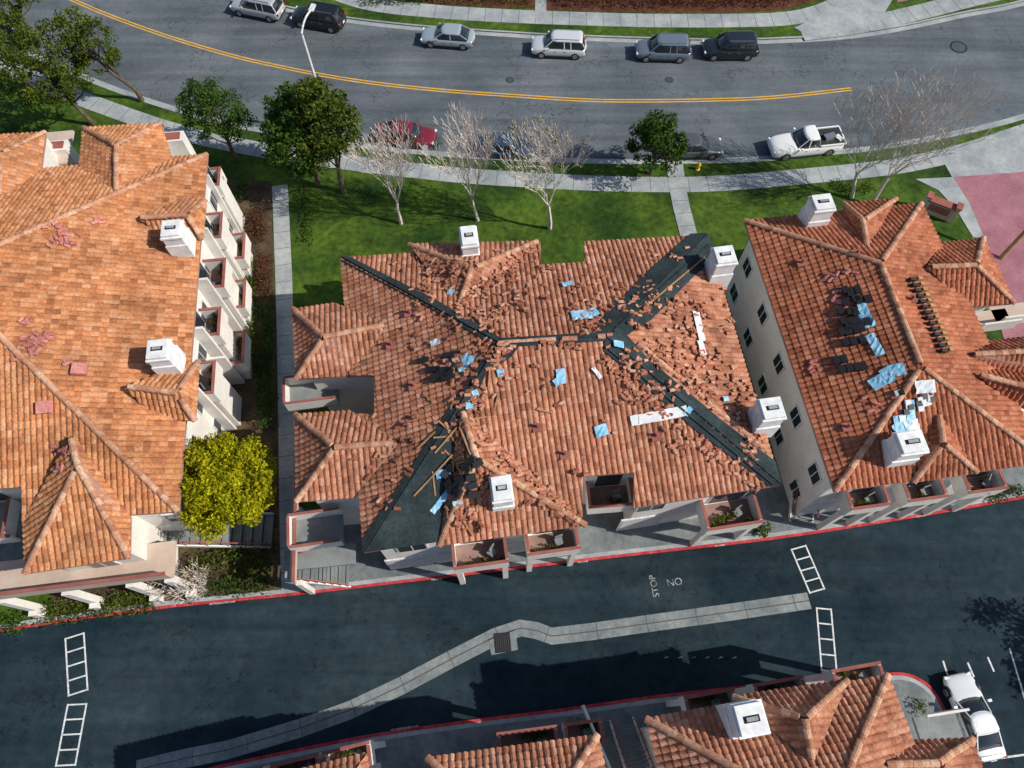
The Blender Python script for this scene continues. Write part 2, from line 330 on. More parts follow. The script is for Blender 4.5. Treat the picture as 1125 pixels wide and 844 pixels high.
def tiles(M,pl,pts,mi=0):
    uv=[((p-pl.o).dot(pl.e),(p-pl.o).dot(pl.d)) for p in pts]
    A=sum(uv[i][0]*uv[(i+1)%len(uv)][1]-uv[(i+1)%len(uv)][0]*uv[i][1] for i in range(len(uv)))
    if A<0: uv=uv[::-1]
    hp=[]
    for i in range(len(uv)):
        x0,y0=uv[i]; x1,y1=uv[(i+1)%len(uv)]; nx,ny=-(y1-y0),(x1-x0); l=math.hypot(nx,ny)
        if l<1e-6: continue
        nx/=l;ny/=l; hp.append((nx,ny,nx*x0+ny*y0))
    u0=math.floor(min(p[0] for p in uv)/TW); u1=math.ceil(max(p[0] for p in uv)/TW)
    v0=math.floor(min(p[1] for p in uv)/TC); v1=math.ceil(max(p[1] for p in uv)/TC)
    nu=(u1-u0)*4+1; nk=(v1-v0)
    us=(u0*TW+np.arange(nu)*TW/4); pr=np.array([prof[i%4] for i in range(nu)])
    V=np.zeros((2*nk,nu,3))
    for k in range(nk):
        for h in (0,1):
            V[2*k+h,:,0]=us; V[2*k+h,:,1]=(v0+k+h)*TC; V[2*k+h,:,2]=pr+(.045 if h==0 else 0.0)+rng.normal(0,.006,nu)
    ins=np.ones((2*nk,nu),bool); outs=[]
    for (nx,ny,c) in hp:
        dd=nx*V[:,:,0]+ny*V[:,:,1]-c; ins&=dd>=-1e-6; outs.append(dd<0)
    idx=-np.ones((2*nk,nu),int); base=len(M.v)
    W3=np.array(pl.o)[None,:]+V[ins][:,0:1]*np.array(pl.e)+V[ins][:,1:2]*np.array(pl.d)+V[ins][:,2:3]*np.array(pl.n)
    idx[ins]=base+np.arange(len(W3)); M.v.extend(map(tuple,W3.tolist()))
    flip=pl.e.cross(pl.d).dot(pl.n)<0
    allin=ins[:-1,:-1]&ins[1:,:-1]&ins[:-1,1:]&ins[1:,1:]
    anyout=np.zeros_like(allin)
    for o in outs: anyout|=o[:-1,:-1]&o[1:,:-1]&o[:-1,1:]&o[1:,1:]
    seed=random.random()*50
    for r,cidx in np.argwhere(allin):
        f=[int(idx[r,cidx]),int(idx[r,cidx+1]),int(idx[r+1,cidx+1]),int(idx[r+1,cidx])]
        if flip: f=f[::-1]
        M.f.append(f); M.m.append(mi); M.uv.append((cidx//4+seed,(r+1)//2+seed*.7))
    for r,cidx in np.argwhere(~allin&~anyout):
        q=[tuple(V[r,cidx]),tuple(V[r,cidx+1]),tuple(V[r+1,cidx+1]),tuple(V[r+1,cidx])]
        q=clip(q,hp)
        if len(q)<3: continue
        vs=[pl.o+pl.e*p[0]+pl.d*p[1]+pl.n*p[2] for p in q]
        f=list(range(len(vs)))
        if flip: f=f[::-1]
        M.add(vs,[f],mi,(cidx//4+seed,(r+1)//2+seed*.7))
class Bld:
    def __init__(s,name,center,tile):
        s.e=empty(name,center); s.roof=Ms(); s.wall=Ms(); s.plants=Ms(); s.faces=[]; s.tile=tile; s.caps_n=0
    def face(s,pl,polys,slab=True):
        for poly in polys:
            pts=[p if isinstance(p,Vector) else pl.at(*p) for p in poly]
            tiles(s.roof,pl,pts,0); s.faces.append((pl,pts))
            n=len(pts); A=sum(pts[i].x*pts[(i+1)%n].y-pts[(i+1)%n].x*pts[i].y for i in range(n))
            if A<0: pts=pts[::-1]
            up=[p-Vector((0,0,.02)) for p in pts]; lo=[p-Vector((0,0,.20)) for p in pts]
            s.roof.add(up+lo,[tuple(range(n)),tuple(reversed(range(n,2*n)))]+[(i+n,(i+1)%n+n,(i+1)%n,i) for i in range(n)],1)
    def cap(s,a,b,w=.17,miss=0):
        a=Vector(a);b=Vector(b); d=b-a; L=d.length; d.normalize(); side=d.cross(Vector((0,0,1))).normalized(); up=side.cross(d)
        if up.z<0: up=-up
        n=int(L/.38)
        for i in range(n):
            if random.random()<miss: continue
            p=a+d*(i*.38)+up*.05+side*random.gauss(0,.01); q=p+d*.42+up*.04
            vs=[]
            for base,r in ((p,w*1.08),(q,w*.9)):
                for k in range(6):
                    t=math.pi*k/5; vs.append(base+side*(math.cos(t)*r)+up*(math.sin(t)*r*.85))
            fs=[(k,k+1,k+7,k+6) for k in range(5)]+[(5,4,3,2,1,0),(6,7,8,9,10,11)]
            s.roof.add(vs,fs,2,(i+s.caps_n*31.3,7.7))
        s.caps_n+=1
    def small(s,eLf,eRf,rf,rb,he,hr,eLb=None,eRb=None):
        """little hipped roof: front eave L/R, ridge front/back, valley feet"""
        f=[S(*eLf,he),S(*eRf,he)]; RF=S(*rf,hr); RB=S(*rb,hr)
        Lp=[f[0],RF,RB]+([S(*eLb,he)] if eLb else []); Rp=[f[1],RF,RB]+([S(*eRb,he)] if eRb else [])
        for P in ([f[0],f[1],RF],Lp,Rp):
            pl=Plane(P); s.face(pl,[P])
        s.cap(f[0],RF);s.cap(f[1],RF);s.cap(RF,RB)
    def hit(s,px,py):
        best=None
        for pl,pts in s.faces:
            p=pl.at(px,py); n=len(pts); ins=False
            j=n-1
            for i in range(n):
                if (pts[i].y>p.y)!=(pts[j].y>p.y) and p.x<(pts[j].x-pts[i].x)*(p.y-pts[i].y)/(pts[j].y-pts[i].y)+pts[i].x: ins=not ins
                j=i
            if ins and (best is None or p.z>best[0].z): best=(p,pl)
        return best
    def walls(s,outline,he,inset=.55,z0=.05,mi=0):
        pts=[S(*p,he) if not isinstance(p,Vector) else p for p in outline]
        n=len(pts); A=sum(pts[i].x*pts[(i+1)%n].y-pts[(i+1)%n].x*pts[i].y for i in range(n))
        if A<0: pts=pts[::-1]
        out=[]
        for i in range(n):
            a,b,c=pts[i-1],pts[i],pts[(i+1)%n]
            t1=(b-a);t1.z=0;t1.normalize(); t2=(c-b);t2.z=0;t2.normalize()
            n1=Vector((-t1.y,t1.x,0)); n2=Vector((-t2.y,t2.x,0)); k=1+n1.dot(n2)
            o=(n1+n2)/max(k,.4); out.append(b+o*inset)
        s.wall.prism(out,z0,he-.12,mi)
        return out
    def finish(s):
        s.roof.obj('tiled_roof',[s.tile,M_fascia,M_cap],s.e)
        s.wall.obj('walls',[M_stucco,M_glass,M_trim,M_white,M_garage,M_deck,M_dark,M_stucco2,M_stair,M_metal],s.e)
        if s.plants.v: s.plants.obj('balcony_plants',[M_leafO,M_trim],s.e)
    def chimney(s,px,py,w,d,h,rz=.14,ztop=None):
        """px,py : centre of chimney top on the sheet, ztop its height"""
        c=S(px,py,ztop); m=Ms(); zb=ztop-h
        m.box((c.x,c.y,(zb+ztop-.35)/2),(w,d,ztop-.35-zb),rz,0)
        m.box((c.x,c.y,ztop-.27),(w+.12,d+.12,.16),rz,0)
        m.box((c.x,c.y,ztop-.10),(w-.06,d-.06,.18),rz,0)
        m.box((c.x,c.y,ztop+.005),(w*.55,d*.22,.03),rz,2)
        m.box((c.x,c.y,ztop+.07),(w*.40,d*.14,.03),rz,1)
        for sx in (-1,1):
            o=Matrix.Rotation(rz,3,'Z')@Vector((sx*w*.16,0,0)); m.box((c.x+o.x,c.y+o.y,ztop+.035),(.04,.04,.04),rz,1)
        m.box((c.x,c.y,zb+h*.35),(w+.14,d+.14,h*.5),rz,3)   # lead flashing skirt
        o=m.obj('chimney',[M_chim,M_conc,M_dark,M_chim],s.e)
        bv=o.modifiers.new('b','BEVEL'); bv.width=.03; bv.segments=2
    def frame(s,p0,p1,cen):
        t=(p1-p0);t.z=0;l=t.length;t.normalize(); n=Vector((t.y,-t.x,0))
        if n.dot((p0+p1)/2-cen)<0: n=-n
        return t,n,l
    def window(s,c,t,n,w,h,mi=1):
        a=math.atan2(t.y,t.x)
        s.wall.box(c+n*.02,(w+.2,.10,h+.2),a,3); s.wall.box(c+n*.045,(w,.08,h),a,mi)
        if mi==1:
            s.wall.box(c+n*.06,(.05,.08,h),a,3)
        else:
            for k in (-.25,0,.25): s.wall.box(c+n*.05+Vector((0,0,k*h)),(w-.1,.08,.03),a,7)
    def facade(s,p0,p1,cen,zs,step=3.4,w=1.4,h=1.2,mi=1):
        t,n,l=s.frame(p0,p1,cen); k=max(1,int(l/step))
        for i in range(k):
            for z in zs:
                c=p0+t*(l*(i+.5)/k); c=Vector((c.x,c.y,z)); s.window(c,t,n,w,h,mi)
    def balcony(s,p0,p1,cen,px,py,z,w,d,post=True,roof=False,top=2,plants=1):
        t,n,l=s.frame(p0,p1,cen); q=S(px,py,z); k=(q-p0).dot(t); c=p0+t*k; c=Vector((c.x,c.y,z)); a=math.atan2(t.y,t.x)
        W=s.wall
        W.box(c+n*(d/2)+Vector((0,0,-.12)),(w,d,.24),a,0); W.box(c+n*(d/2)+Vector((0,0,.012)),(w-.3,d-.2,.03),a,5)
        W.box(c+n*(d-.07)+Vector((0,0,.5)),(w,.15,1.0),a,0); W.box(c+n*(d-.07)+Vector((0,0,1.03)),(w+.04,.17,.06),a,top)
        for sg in (-1,1):
            W.box(c+t*sg*(w/2-.075)+n*((d-.15)/2)+Vector((0,0,.5)),(.15,d-.15,1.0),a,0)
            W.box(c+t*sg*(w/2-.075)+n*((d-.2)/2)+Vector((0,0,1.03)),(.17,d-.2,.06),a,top)
            if post: W.box(c+t*sg*(w/2-.2)+n*(d-.25)+Vector((0,0,-z/2-.1)),(.32,.32,z-.2),a,0)
        W.box(c+n*.03+Vector((0,0,1.15)),(w*.55,.1,2.1),a,1); W.box(c+n*.015+Vector((0,0,1.15)),(w*.55+.2,.08,2.3),a,3)
        r=random.random()
        p=c+n*(d*.5)+t*(w*(.12+.12*r)); W.box(p+Vector((0,0,.42)),(.45,.45,.05),a+r,8); W.box(p+n*-.2+Vector((0,0,.65)),(.45,.05,.45),a+r,8)
        for dx in (-.18,.18):
            for dy in (-.18,.18): W.box(p+Vector((dx,dy,.22)),(.04,.04,.36),a,6)
        for i in range(plants*3):
            p=c+n*(d*random.uniform(.55,.85))+t*(w*random.uniform(-.4,.4)); s.plants.tube(p+Vector((0,0,.03)),p+Vector((0,0,.3)),.11,.15,8,1,True); leaves(s.plants,(p.x,p.y,.5+z),28,.24,.09,1,0)
        return c,t,n
    def stairs(s,a,b,width,z0,z1,n):
        a=Vector((a.x,a.y,0));b=Vector((b.x,b.y,0)); d=(b-a); L=d.length; d.normalize(); an=math.atan2(d.y,d.x)
        for i in range(n):
            z=z0+(z1-z0)*(i+1)/n; c=a+d*(L*(i+.5)/n)
            s.wall.box((c.x,c.y,z-.06),(L/n-.03,width,.12),an,8)
        sd=Vector((-d.y,d.x,0))
        for sg in (-1,1):
            A=a+sd*sg*(width/2+.05); B=b+sd*sg*(width/2+.05)
            s.wall.beam((A.x,A.y,z0+.0),(B.x,B.y,z1-.05),.08,.3,0); s.wall.beam((A.x,A.y,z0+.95),(B.x,B.y,z1+.95),.06,.06,2)
            for i in range(0,n+1,2):
                p=A+(B-A)*i/n; z=z0+(z1-z0)*i/n; s.wall.beam((p.x,p.y,z),(p.x,p.y,z+.95),.04,.04,2)
HE=7.5
# ---- building B (centre)
B=Bld('apartment_building',S(580,430,0),M_tileB)
NW,NE,SE,SW=(375,284),(776,259),(857,533),(400,607); J1,J2=(548,378),(665,370); HR=10.8
s3=lambda p,h:S(p[0],p[1],h)
bN=Plane([s3(NW,HE),s3(NE,HE),s3(J1,HR),s3(J2,HR)]); bS=Plane([s3(SW,HE),s3(SE,HE),s3(J1,HR),s3(J2,HR)])
bW=Plane([s3(NW,HE),s3(SW,HE),s3(J1,HR)]); bE=Plane([s3(NE,HE),s3(SE,HE),s3(J2,HR)])
B.face(bN,[[(375,284),(594,268),(594,375),(548,378)],[(594,292),(642,289),(642,371.6),(594,375)],[(642,266),(776,259),(665,370),(642,371.6)]])
B.face(bW,[[(375,284),(385,413),(412,413),(548,378)],[(412,413),(412,455),(548,378)],[(388,455),(400,607),(412,455)],[(412,455),(400,607),(548,378)]])
B.face(bS,[[(400,607),(640,568),(640,371.6),(548,378)],[(640,523),(696,519),(696,396),(665,370),(640,371.6)],[(696,558),(857,533),(696,396)]])
B.face(bE,[[(776,259),(857,533),(665,370)]])
B.small((450,269),(590,266),(518,296),(503,340),7.65,9.35)
B.small((482,599),(643,577),(524,505),(508,452),7.4,9.9)
B.small((322,340),(326,416),(356,371),(425,357),7.35,8.7,(368,334),(388,413))
B.small((325,456),(326,551),(368,492),(436,487),7.35,8.9,(385,452),(388,547))
B.cap(S(665,370,HR),S(548,378,HR),.15,.5)
B.cap(bE.at(700,378),bE.at(846,500),.16,.1)
B.cap(bS.at(560,385),bS.at(545,384),.16)
cenB=S(580,430,0)
wb=B.walls([(375,284),(590,268),(594,292),(642,289),(643,266),(776,259),(857,533),(697,557),(694,521),(640,525),(643,574),(400,607),(388,547),(326,552),(325,456),(388,452),(410,450),(412,413),(326,416),(322,340),(370,335)],HE)
for (x,y,w,d,h,z) in [(515,258,.95,1.4,2.6,9.7),(797,279,1.2,1.2,3.2,9.8),(849,448,1.2,1.2,3.2,9.8),(551,536,1.0,1.3,2.8,9.9)]:
    B.chimney(x,y,w,d,h,.14,z)
felt=Ms()
def fpatch(pl,poly,off=.155,th=.02,M=felt,mi=0):
    pts=[pl.at(*p)+pl.n*off for p in poly]; n=len(pts)
    A=sum(pts[i].x*pts[(i+1)%n].y-pts[(i+1)%n].x*pts[i].y for i in range(n))
    if A<0: pts=pts[::-1]
    lo=[p-pl.n*(off-.02) for p in pts]
    tr=[t if ((pts[t[1]]-pts[t[0]]).cross(pts[t[2]]-pts[t[0]])).z>0 else t[::-1] for t in tessellate_polygon([[Vector((p.x,p.y,0)) for p in pts]])]
    M.add(pts+lo,list(tr)+[(i+n,(i+1)%n+n,(i+1)%n,i) for i in range(n)],mi)
fpatch(bN,[(665,371),(777,258),(758,259),(712,300),(668,345),(655,362)]); fpatch(bE,[(665,371),(776.5,258),(785,283),(760,306),(715,352),(690,368)])
fpatch(bS,[(665,371),(857,533.5),(846,535),(760,470),(690,408),(663,386)]); fpatch(bE,[(665,371),(857,533.5),(850,508),(790,462),(710,395),(686,368)])
fpatch(bS,[(400,607),(483,595),(492,520),(502,470),(530,420),(548,378),(469,500)]); fpatch(bW,[(548,378),(400,607),(399,594),(455,512),(530,396)])
fpatch(bN,[(548,378),(375,284),(384,284),(480,332),(549,373)],.16); fpatch(bW,[(548,378),(376,286),(383,291),(470,337),(543,380)],.16)
fpatch(bN,[(548,379),(665,371),(664,367),(549,374)],.165); fpatch(bS,[(548,378),(665,371),(664,375),(570,381),(562,392),(545,404)],.165)
felt.obj('roof_underlay',[M_felt],B.e)
def strips(Bd,lst,name='roof_battens'):
    m=Ms()
    for (x0,y0,x1,y1,w,mi) in lst:
        a=Bd.hit(x0,y0); b=Bd.hit(x1,y1)
        if a and b: m.beam(a[0]+a[1].n*.2,b[0]+b[1].n*.2,w,.06,mi)
    m.obj(name,[M_felt,M_wood,M_whsheet],Bd.e)
strips(B,[(690,372,852,506,.14,0),(668,384,848,532,.10,0),(672,366,778,270,.12,0),(700,345,772,285,.08,1),(478,498,505,470,.08,1),(455,545,500,500,.07,1),(508,470,520,500,.10,1)])
def wline(a,b,cen,inset=.55):
    p,q=S(*a,HE),S(*b,HE); p.z=q.z=0; t=(q-p).normalized(); n=Vector((t.y,-t.x,0))
    if n.dot((p+q)/2-cen)<0: n=-n
    return p-n*inset,q-n*inset
c0=Vector((cenB.x,cenB.y,0))
sA=wline((400,607),(643,574),c0); sB=wline((697,557),(857,533),c0); sN=wline((640,525),(694,521),c0)
B.balcony(*sA,c0,528,612,4.2,3.0,1.6); B.balcony(*sA,c0,606,600,4.2,2.9,1.4); B.balcony(*sN,c0,668,548,4.0,2.6,1.6,post=False)
B.balcony(*sB,c0,802,580,3.6,3.2,1.8,plants=3); 
t,n,l=B.frame(*sA,c0)
for k,z,w,h,mi in [(1.6,1.35,2.4,2.3,4),(4.4,1.35,2.4,2.3,4),(7.6,1.35,2.4,2.3,4),(10.2,1.35,2.0,2.3,4),(2.2,5,1.5,1.2,1)]:
    c=sA[0]+t*k; B.window(Vector((c.x,c.y,z)),t,n,w,h,mi)
t,n,l=B.frame(*sB,c0)
for k,z,w,h,mi in [(1.4,1.35,2.4,2.3,4),(6.9,1.2,1.8,2.3,4),(1.5,4.9,1.5,1.2,1),(7,4.9,1.2,1.2,1)]:
    c=sB[0]+t*k; B.window(Vector((c.x,c.y,z)),t,n,w,h,mi)
for a,b in [((326,552),(325,456)),((326,416),(322,340)),((400,607),(388,547))]:
    p,q=wline(a,b,c0); B.facade(p,q,c0,[1.8,4.9],3,1.1,1.2)
p,q=wline((375,284),(590,268),c0); B.facade(p,q,c0,[1.8,4.9],3.2,1.3,1.2)
p,q=wline((776,259),(857,533),c0); B.facade(p,q,c0,[1.8,4.9],3.4,1.2,1.2)
for (x,y,w,d,z) in [(345,434,3.0,1.7,4.6),(350,585,2.8,1.8,4.2)]:
    a=S(x,y,z); R=.14
    B.wall.box(a,(w,d,.2),R,8); 
    for dy in (-d/2,d/2): 
        o=Matrix.Rotation(R,3,'Z')@Vector((0,dy,.6)); B.wall.box(a+o,(w,.12,1.0),R,0); o.z=1.13; B.wall.box(a+o,(w+.02,.14,.06),R,2)
    o=Matrix.Rotation(R,3,'Z')@Vector((-w/2,0,.6)); B.wall.box(a+o,(.12,d-.13,1.0),R,0); o.z=1.13; B.wall.box(a+o,(.14,d-.2,.06),R,2)
B.stairs(S(384,631,.2),S(338,634,.2),1.4,.15,3.2,14)
a=S(352,612,3.2); B.wall.box(a,(4.0,1.2,.2),.1,8)
for yy in (560,600,640):
    a=S(326,yy,3.3); B.wall.box((a.x+.1,a.y,1.7),(.3,.3,3.2),.1,0)
B.wall.beam(S(327,470,4.2),S(322,640,4.2),.14,.9,7); B.wall.beam(S(327,470,4.75),S(322,640,4.75),.16,.08,2)
B.stairs(S(880,572,.2),S(868,480,.2),1.3,.15,3.9,18)
B.finish()
lt=Ms()
def put_tile(M,px,py,big=1.0,z=0):
    h=B.hit(px,py)
    if not h: return
    p,pl=h; a=random.uniform(0,6.28) if random.random()<.6 else random.gauss(.14,.25)
    R=Matrix.Rotation(a,3,'Z'); x=R@Vector((1,0,0)); x=(x-pl.n*x.dot(pl.n)).normalized(); y=pl.n.cross(x); nn=pl.n
    tl=random.gauss(0,.12); x=(x+nn*tl).normalized(); nn=x.cross(y)
    c=p+pl.n*(.15+z); l=.17*big; r=.095*big; vs=[]
    for e in (-l,l):
        for k in range(5):
            t=math.pi*k/4; vs.append(c+x*e+y*(math.cos(t)*r)+nn*(math.sin(t)*r*.7))
    for e in (-l,l):
        for k in range(5):
            t=math.pi*k/4; vs.append(c+x*e+y*(math.cos(t)*(r-.02))+nn*(math.sin(t)*(r-.02)*.7-.02))
    fs=[(k,k+1,k+6,k+5) for k in range(4)]+[(k+10,k+15,k+16,k+11) for k in range(4)]+[(k,k+10,k+11,k+1) for k in range(4)]+[(k+5,k+6,k+16,k+15) for k in range(4)]
    M.add(vs,fs,0,(random.random()*99,random.random()*99))
clus=[(490,300,30,22,40),(555,310,22,30,45),(530,350,35,18,50),(470,330,25,20,22),(480,380,30,20,14),(505,400,25,20,35),(545,385,20,18,35),(515,440,20,18,30),(500,480,14,20,14),
(698,402,22,14,40),(650,362,20,12,22),(690,340,20,12,30),(712,325,12,12,18),(750,350,25,30,55),(800,350,16,30,16),(770,400,40,25,50),(810,430,22,22,25),(735,395,18,12,18),(720,430,20,10,16),(700,440,25,12,14),(760,490,22,10,14),(820,500,16,10,14),(640,335,40,16,18),(600,430,45,35,8),(590,300,20,20,12),(530,530,16,18,35),(510,565,20,10,22),(440,500,36,40,16),(560,520,18,18,12),(680,320,45,18,12),(733,285,16,10,10),(420,550,20,20,5),(620,380,45,8,14),(560,410,25,25,9),(690,470,40,25,5),(610,560,12,8,6)]
for cx,cy,rx,ry,n in clus:
    for i in range(n): put_tile(lt,random.gauss(cx,rx*.55),random.gauss(cy,ry*.55),random.choice([.6,.85,1,1.05]),random.random()*.05)
for i in range(70):
    t=random.random(); put_tile(lt,662+t*180+random.gauss(0,4),398+t*150+random.gauss(0,4))
    t=random.random(); put_tile(lt,508+t*130+random.gauss(0,4),460+t*116+random.gauss(0,4))
    t=random.random(); put_tile(lt,503+t*85+random.gauss(0,3),340-t*70+random.gauss(0,3))
    t=random.random(); put_tile(lt,710+t*130+random.gauss(0,5),375+t*110+random.gauss(0,5))
for cx,cy,n in [(540,520,5),(515,400,5),(500,300,5),(560,340,4),(700,355,4),(780,380,5),(700,420,4),(525,570,4),(590,545,3),(470,480,3),(830,470,3),(750,430,3),(640,520,2),(745,330,3)]:
    for i in range(n):
        x,y=random.gauss(cx,16),random.gauss(cy,9); 
        for k in range(4): put_tile(lt,x,y,1,.07*k)
lt.obj('loose_roof_tiles',[M_loose],B.e)
def sheet(M,Bd,px,py,l,w,ang,mi=0,off=.19,crump=.03,bend=True):
    h=Bd.hit(px,py)
    if not h: return
    p,pl=h; R=Matrix.Rotation(ang,3,'Z'); x=R@Vector((1,0,0)); x=(x-pl.n*x.dot(pl.n)).normalized(); y=pl.n.cross(x)
    nx,ny=max(2,int(l/.15)),max(2,int(w/.15)); vs=[]; 
    for i in range(nx+1):
        for j in range(ny+1):
            vs.append(p+x*((i/nx-.5)*l+random.gauss(0,.012))+y*((j/ny-.5)*w+random.gauss(0,.012))+pl.n*(off+abs(random.gauss(0,crump))))
    fs=[(i*(ny+1)+j,(i+1)*(ny+1)+j,(i+1)*(ny+1)+j+1,i*(ny+1)+j+1) for i in range(nx) for j in range(ny)]
    M.add(vs,fs,mi)
bs=Ms()
for a in [(623,315,.6,.4,.3),(639,349,1.1,.8,.15),(652,346,.5,.7,.5),(511,400,.9,.8,.4),(517,396,.4,.6,1.3),(616,414,.5,.8,.1),(611,420,.3,.4,.7),(660,473,.7,.6,.3),(516,446,.4,.35,0),(522,432,.35,.3,.4),(492,541,2.6,.3,.95),(487,520,.8,.4,.3),(503,552,.5,.3,0),(497,323,.5,.35,0),(678,380,.6,.4,0),(550,410,.4,.4,.2),(795,440,.4,.3,.2),(755,452,.5,.3,1)]:
    sheet(bs,B,*a,0)
sheet(bs,B,723,457,3.1,.55,.2,1,.2,.005); sheet(bs,B,706,461,.5,.45,.1,1,.22,.01); sheet(bs,B,766,360,.45,2.0,.08,1,.2,.005); sheet(bs,B,769,384,.4,.9,.15,1,.2,.01); sheet(bs,B,655,410,.2,.7,.7,1)
sheet(bs,B,480,378,.6,.4,.2,1)
bs.obj('plastic_sheets',[M_blue,M_whsheet],B.e)
bd=Ms()
def putbox(M,Bd,px,py,sz,ang,mi=0,off=.15):
    h=Bd.hit(px,py)
    if not h: return
    p,pl=h; x=Matrix.Rotation(ang,3,'Z')@Vector((1,0,0)); x=(x-pl.n*x.dot(pl.n)).normalized(); y=pl.n.cross(x)
    R=Matrix((x,y,pl.n)).transposed(); M.box(p+pl.n*(off+sz[2]/2),sz,mi=mi,R=R)
for i in range(9): putbox(bd,B,488+random.gauss(0,9),407+random.gauss(0,9),(.7,.28,.16),random.gauss(.3,.2),0)
for i in range(22): putbox(bd,B,random.gauss(500,22),random.gauss(510,30),(random.uniform(.4,1.3),.08,.05),random.uniform(0,3.1),1)
for i in range(10): putbox(bd,B,random.gauss(500,25),random.gauss(430,20),(random.uniform(.4,1.2),.08,.05),random.uniform(0,3.1),1)
for i in range(14): putbox(bd,B,508+random.gauss(0,8),528+random.gauss(0,14),(.5,.35,.25),random.gauss(.3,.4),0)
bd.obj('roofing_bundles',[M_blk,M_wood],B.e)
def vents(Bd,pts):
    m=Ms()
    for x,y in pts:
        h=Bd.hit(x,y)
        if h:
            p=h[0]; m.tube(p,p+Vector((0,0,.5)),.08,.08,8,0,True); m.box(p+h[1].n*.12,(.5,.5,.06),.14,0)
    m.obj('roof_vents',[M_trim],Bd.e)
vents(B,[(450,345),(600,330),(720,480),(590,470),(430,380),(620,500),(455,425)])
# ---- building A (left)
A=Bld('apartment_building',S(60,400,0),M_tileA)
an=math.radians(6.6); wd=Vector((-math.cos(an),-math.sin(an),0))
aNE=S(228,170,HE); aSE=S(196,562,HE); aX=S(-70,300,11.9); HA=11.9
aE=Plane([aNE,aSE,aX]); aNp=Plane([aNE,aNE+wd*20,aX]); aSp=Plane([aSE,aSE+wd*20,aX])
A.face(aE,[[aNE,aSE,aX]])
A.face(aNp,[[aNE,aNE+wd*30,aX+wd*18,aX]])
A.face(aSp,[[(196,562),(25,574),(25,394)],[(25,394),(25,535),(-120,545),aX+wd*3.2,(-70,300)],])
A.face(aSp,[[aX+wd*3.2,(-120,545),aSE+wd*26,aX+wd*18]])
A.cap(aNE,aX); A.cap(aSE,aX); A.cap(aX,aX+wd*18)
A.small((28,630),(142,613),(86,512),(78,478),7.5,9.7,(27,575),(143,568))
A.small((92,141),(177,136),(128,160),(128,215),7.6,9.0,(86,190),(190,178))
A.small((-60,152),(50,146),(0,170),(0,220),7.6,9.0,(-60,200),(44,190))
A.small((226,222),(222,262),(205,237),(152,240),7.7,9.1,(210,214),(190,262)) 
A.small((218,398),(214,462),(195,432),(138,425),7.7,9.2,(205,400),(170,458))
cA=S(60,400,0)
A.walls([aNE,aSE,(143,567),(142,612),(28,628),(25,540),(-250,545),(-250,200),(44,190),(50,147),(52,190),(88,186),(92,141),(176,137),(182,172)],HE)
A.chimney(187,250,1.15,1.2,2.4,.12,9.9); A.chimney(172,383,1.15,1.2,2.4,.12,10.3)
eA=wline((228,170),(196,562),cA)
A.facade(*eA,cA,[1.7,4.8],3.0,1.2,1.2)
for (y,z,w,d) in [(205,4.6,1.6,.7),(258,4.7,2.1,1.1),(310,4.7,2.2,1.5),(362,4.7,2.0,1.4),(422,4.5,2.2,1.2),(282,1.7,2.2,1.6),(334,1.7,2.2,1.8),(392,1.7,2.4,1.9)]:
    A.balcony(*eA,cA,240,y,z,w,d,post=False)
    t,n,l=A.frame(*eA,cA); q=S(240,y,z); k=(q-eA[0]).dot(t); c=eA[0]+t*k
    A.wall.box(Vector((c.x,c.y,(z-.25)/2))+n*(d*.42),(w*.9,d*.8,z-.25),math.atan2(t.y,t.x),0)
    f=c+t*(w/2+.09); A.wall.box(Vector((f.x,f.y,(z+2.2)/2))+n*(d*.3),(.16,d*.6,z+2.2),math.atan2(t.y,t.x),0)
sA2=wline((196,562),(143,567),cA); A.facade(*sA2,cA,[1.8,4.8],2,1.0,1.2)
p,q=wline((142,612),(28,628),cA); A.facade(p,q,cA,[5.2],2.6,1.2,1.3)
m1,m2=S(-60,645,4.2),S(192,614,4.2); A.wall.beam(m1,m2,2.0,.25,7); 
dn=(m2-m1).normalized(); nn=Vector((dn.y,-dn.x,0))
A.wall.beam(m1+nn*1+Vector((0,0,.55)),m2+nn*1+Vector((0,0,.55)),.15,1.0,7); A.wall.beam(m1+nn*1+Vector((0,0,1.09)),m2+nn*1+Vector((0,0,1.09)),.18,.08,2)
for k in (0,.24,.52,.80,.97):
    c=m1+(m2-m1)*k+nn*1.0; A.wall.box((c.x,c.y,2),(.45,.4,3.9),an,0); A.wall.box((c.x+nn.x*.3,c.y+nn.y*.3,.5),(.5,.35,.9),an,0)
# entry court on the far left: landing, parapets and door
a=S(2,575,4.3); A.wall.box(a,(2.6,2.4,.2),an,8)
for oy,ox,sx,sy in [(-1.15,0,2.6,.14),(0,-1.3,.14,2.1),(0,.9,.14,2.1)]:
    o=Matrix.Rotation(an,3,'Z')@Vector((ox,oy,.6)); A.wall.box(a+o,(sx,sy,1.0),an,0); o.z=1.13; A.wall.box(a+o,(sx+.02,sy+.02,.06),an,2)
A.wall.box(a+Vector((-.2,1.3,1.3)),(1.0,.1,2.1),an,1); leaves(A.plants,(a.x-.6,a.y,a.z+.5),60,.4,.1,1,0)
A.stairs(S(180,590,.2),S(300,583,.2),2.0,2.6,.3,12)
a=S(20,170,6); A.wall.box((a.x+2.2,a.y+.5,6.0),(2.6,3.0,.2),an,7)
for px,py in [(188,150),(60,160)]:
    a=S(px,py,6.6); A.wall.box((a.x,a.y,a.z-3),(1.6,.9,6),an,0); A.wall.box((a.x,a.y,a.z+.03),(1.2,.6,.1),an,2)
A.finish()
mm=Ms(); OB=B; B=A
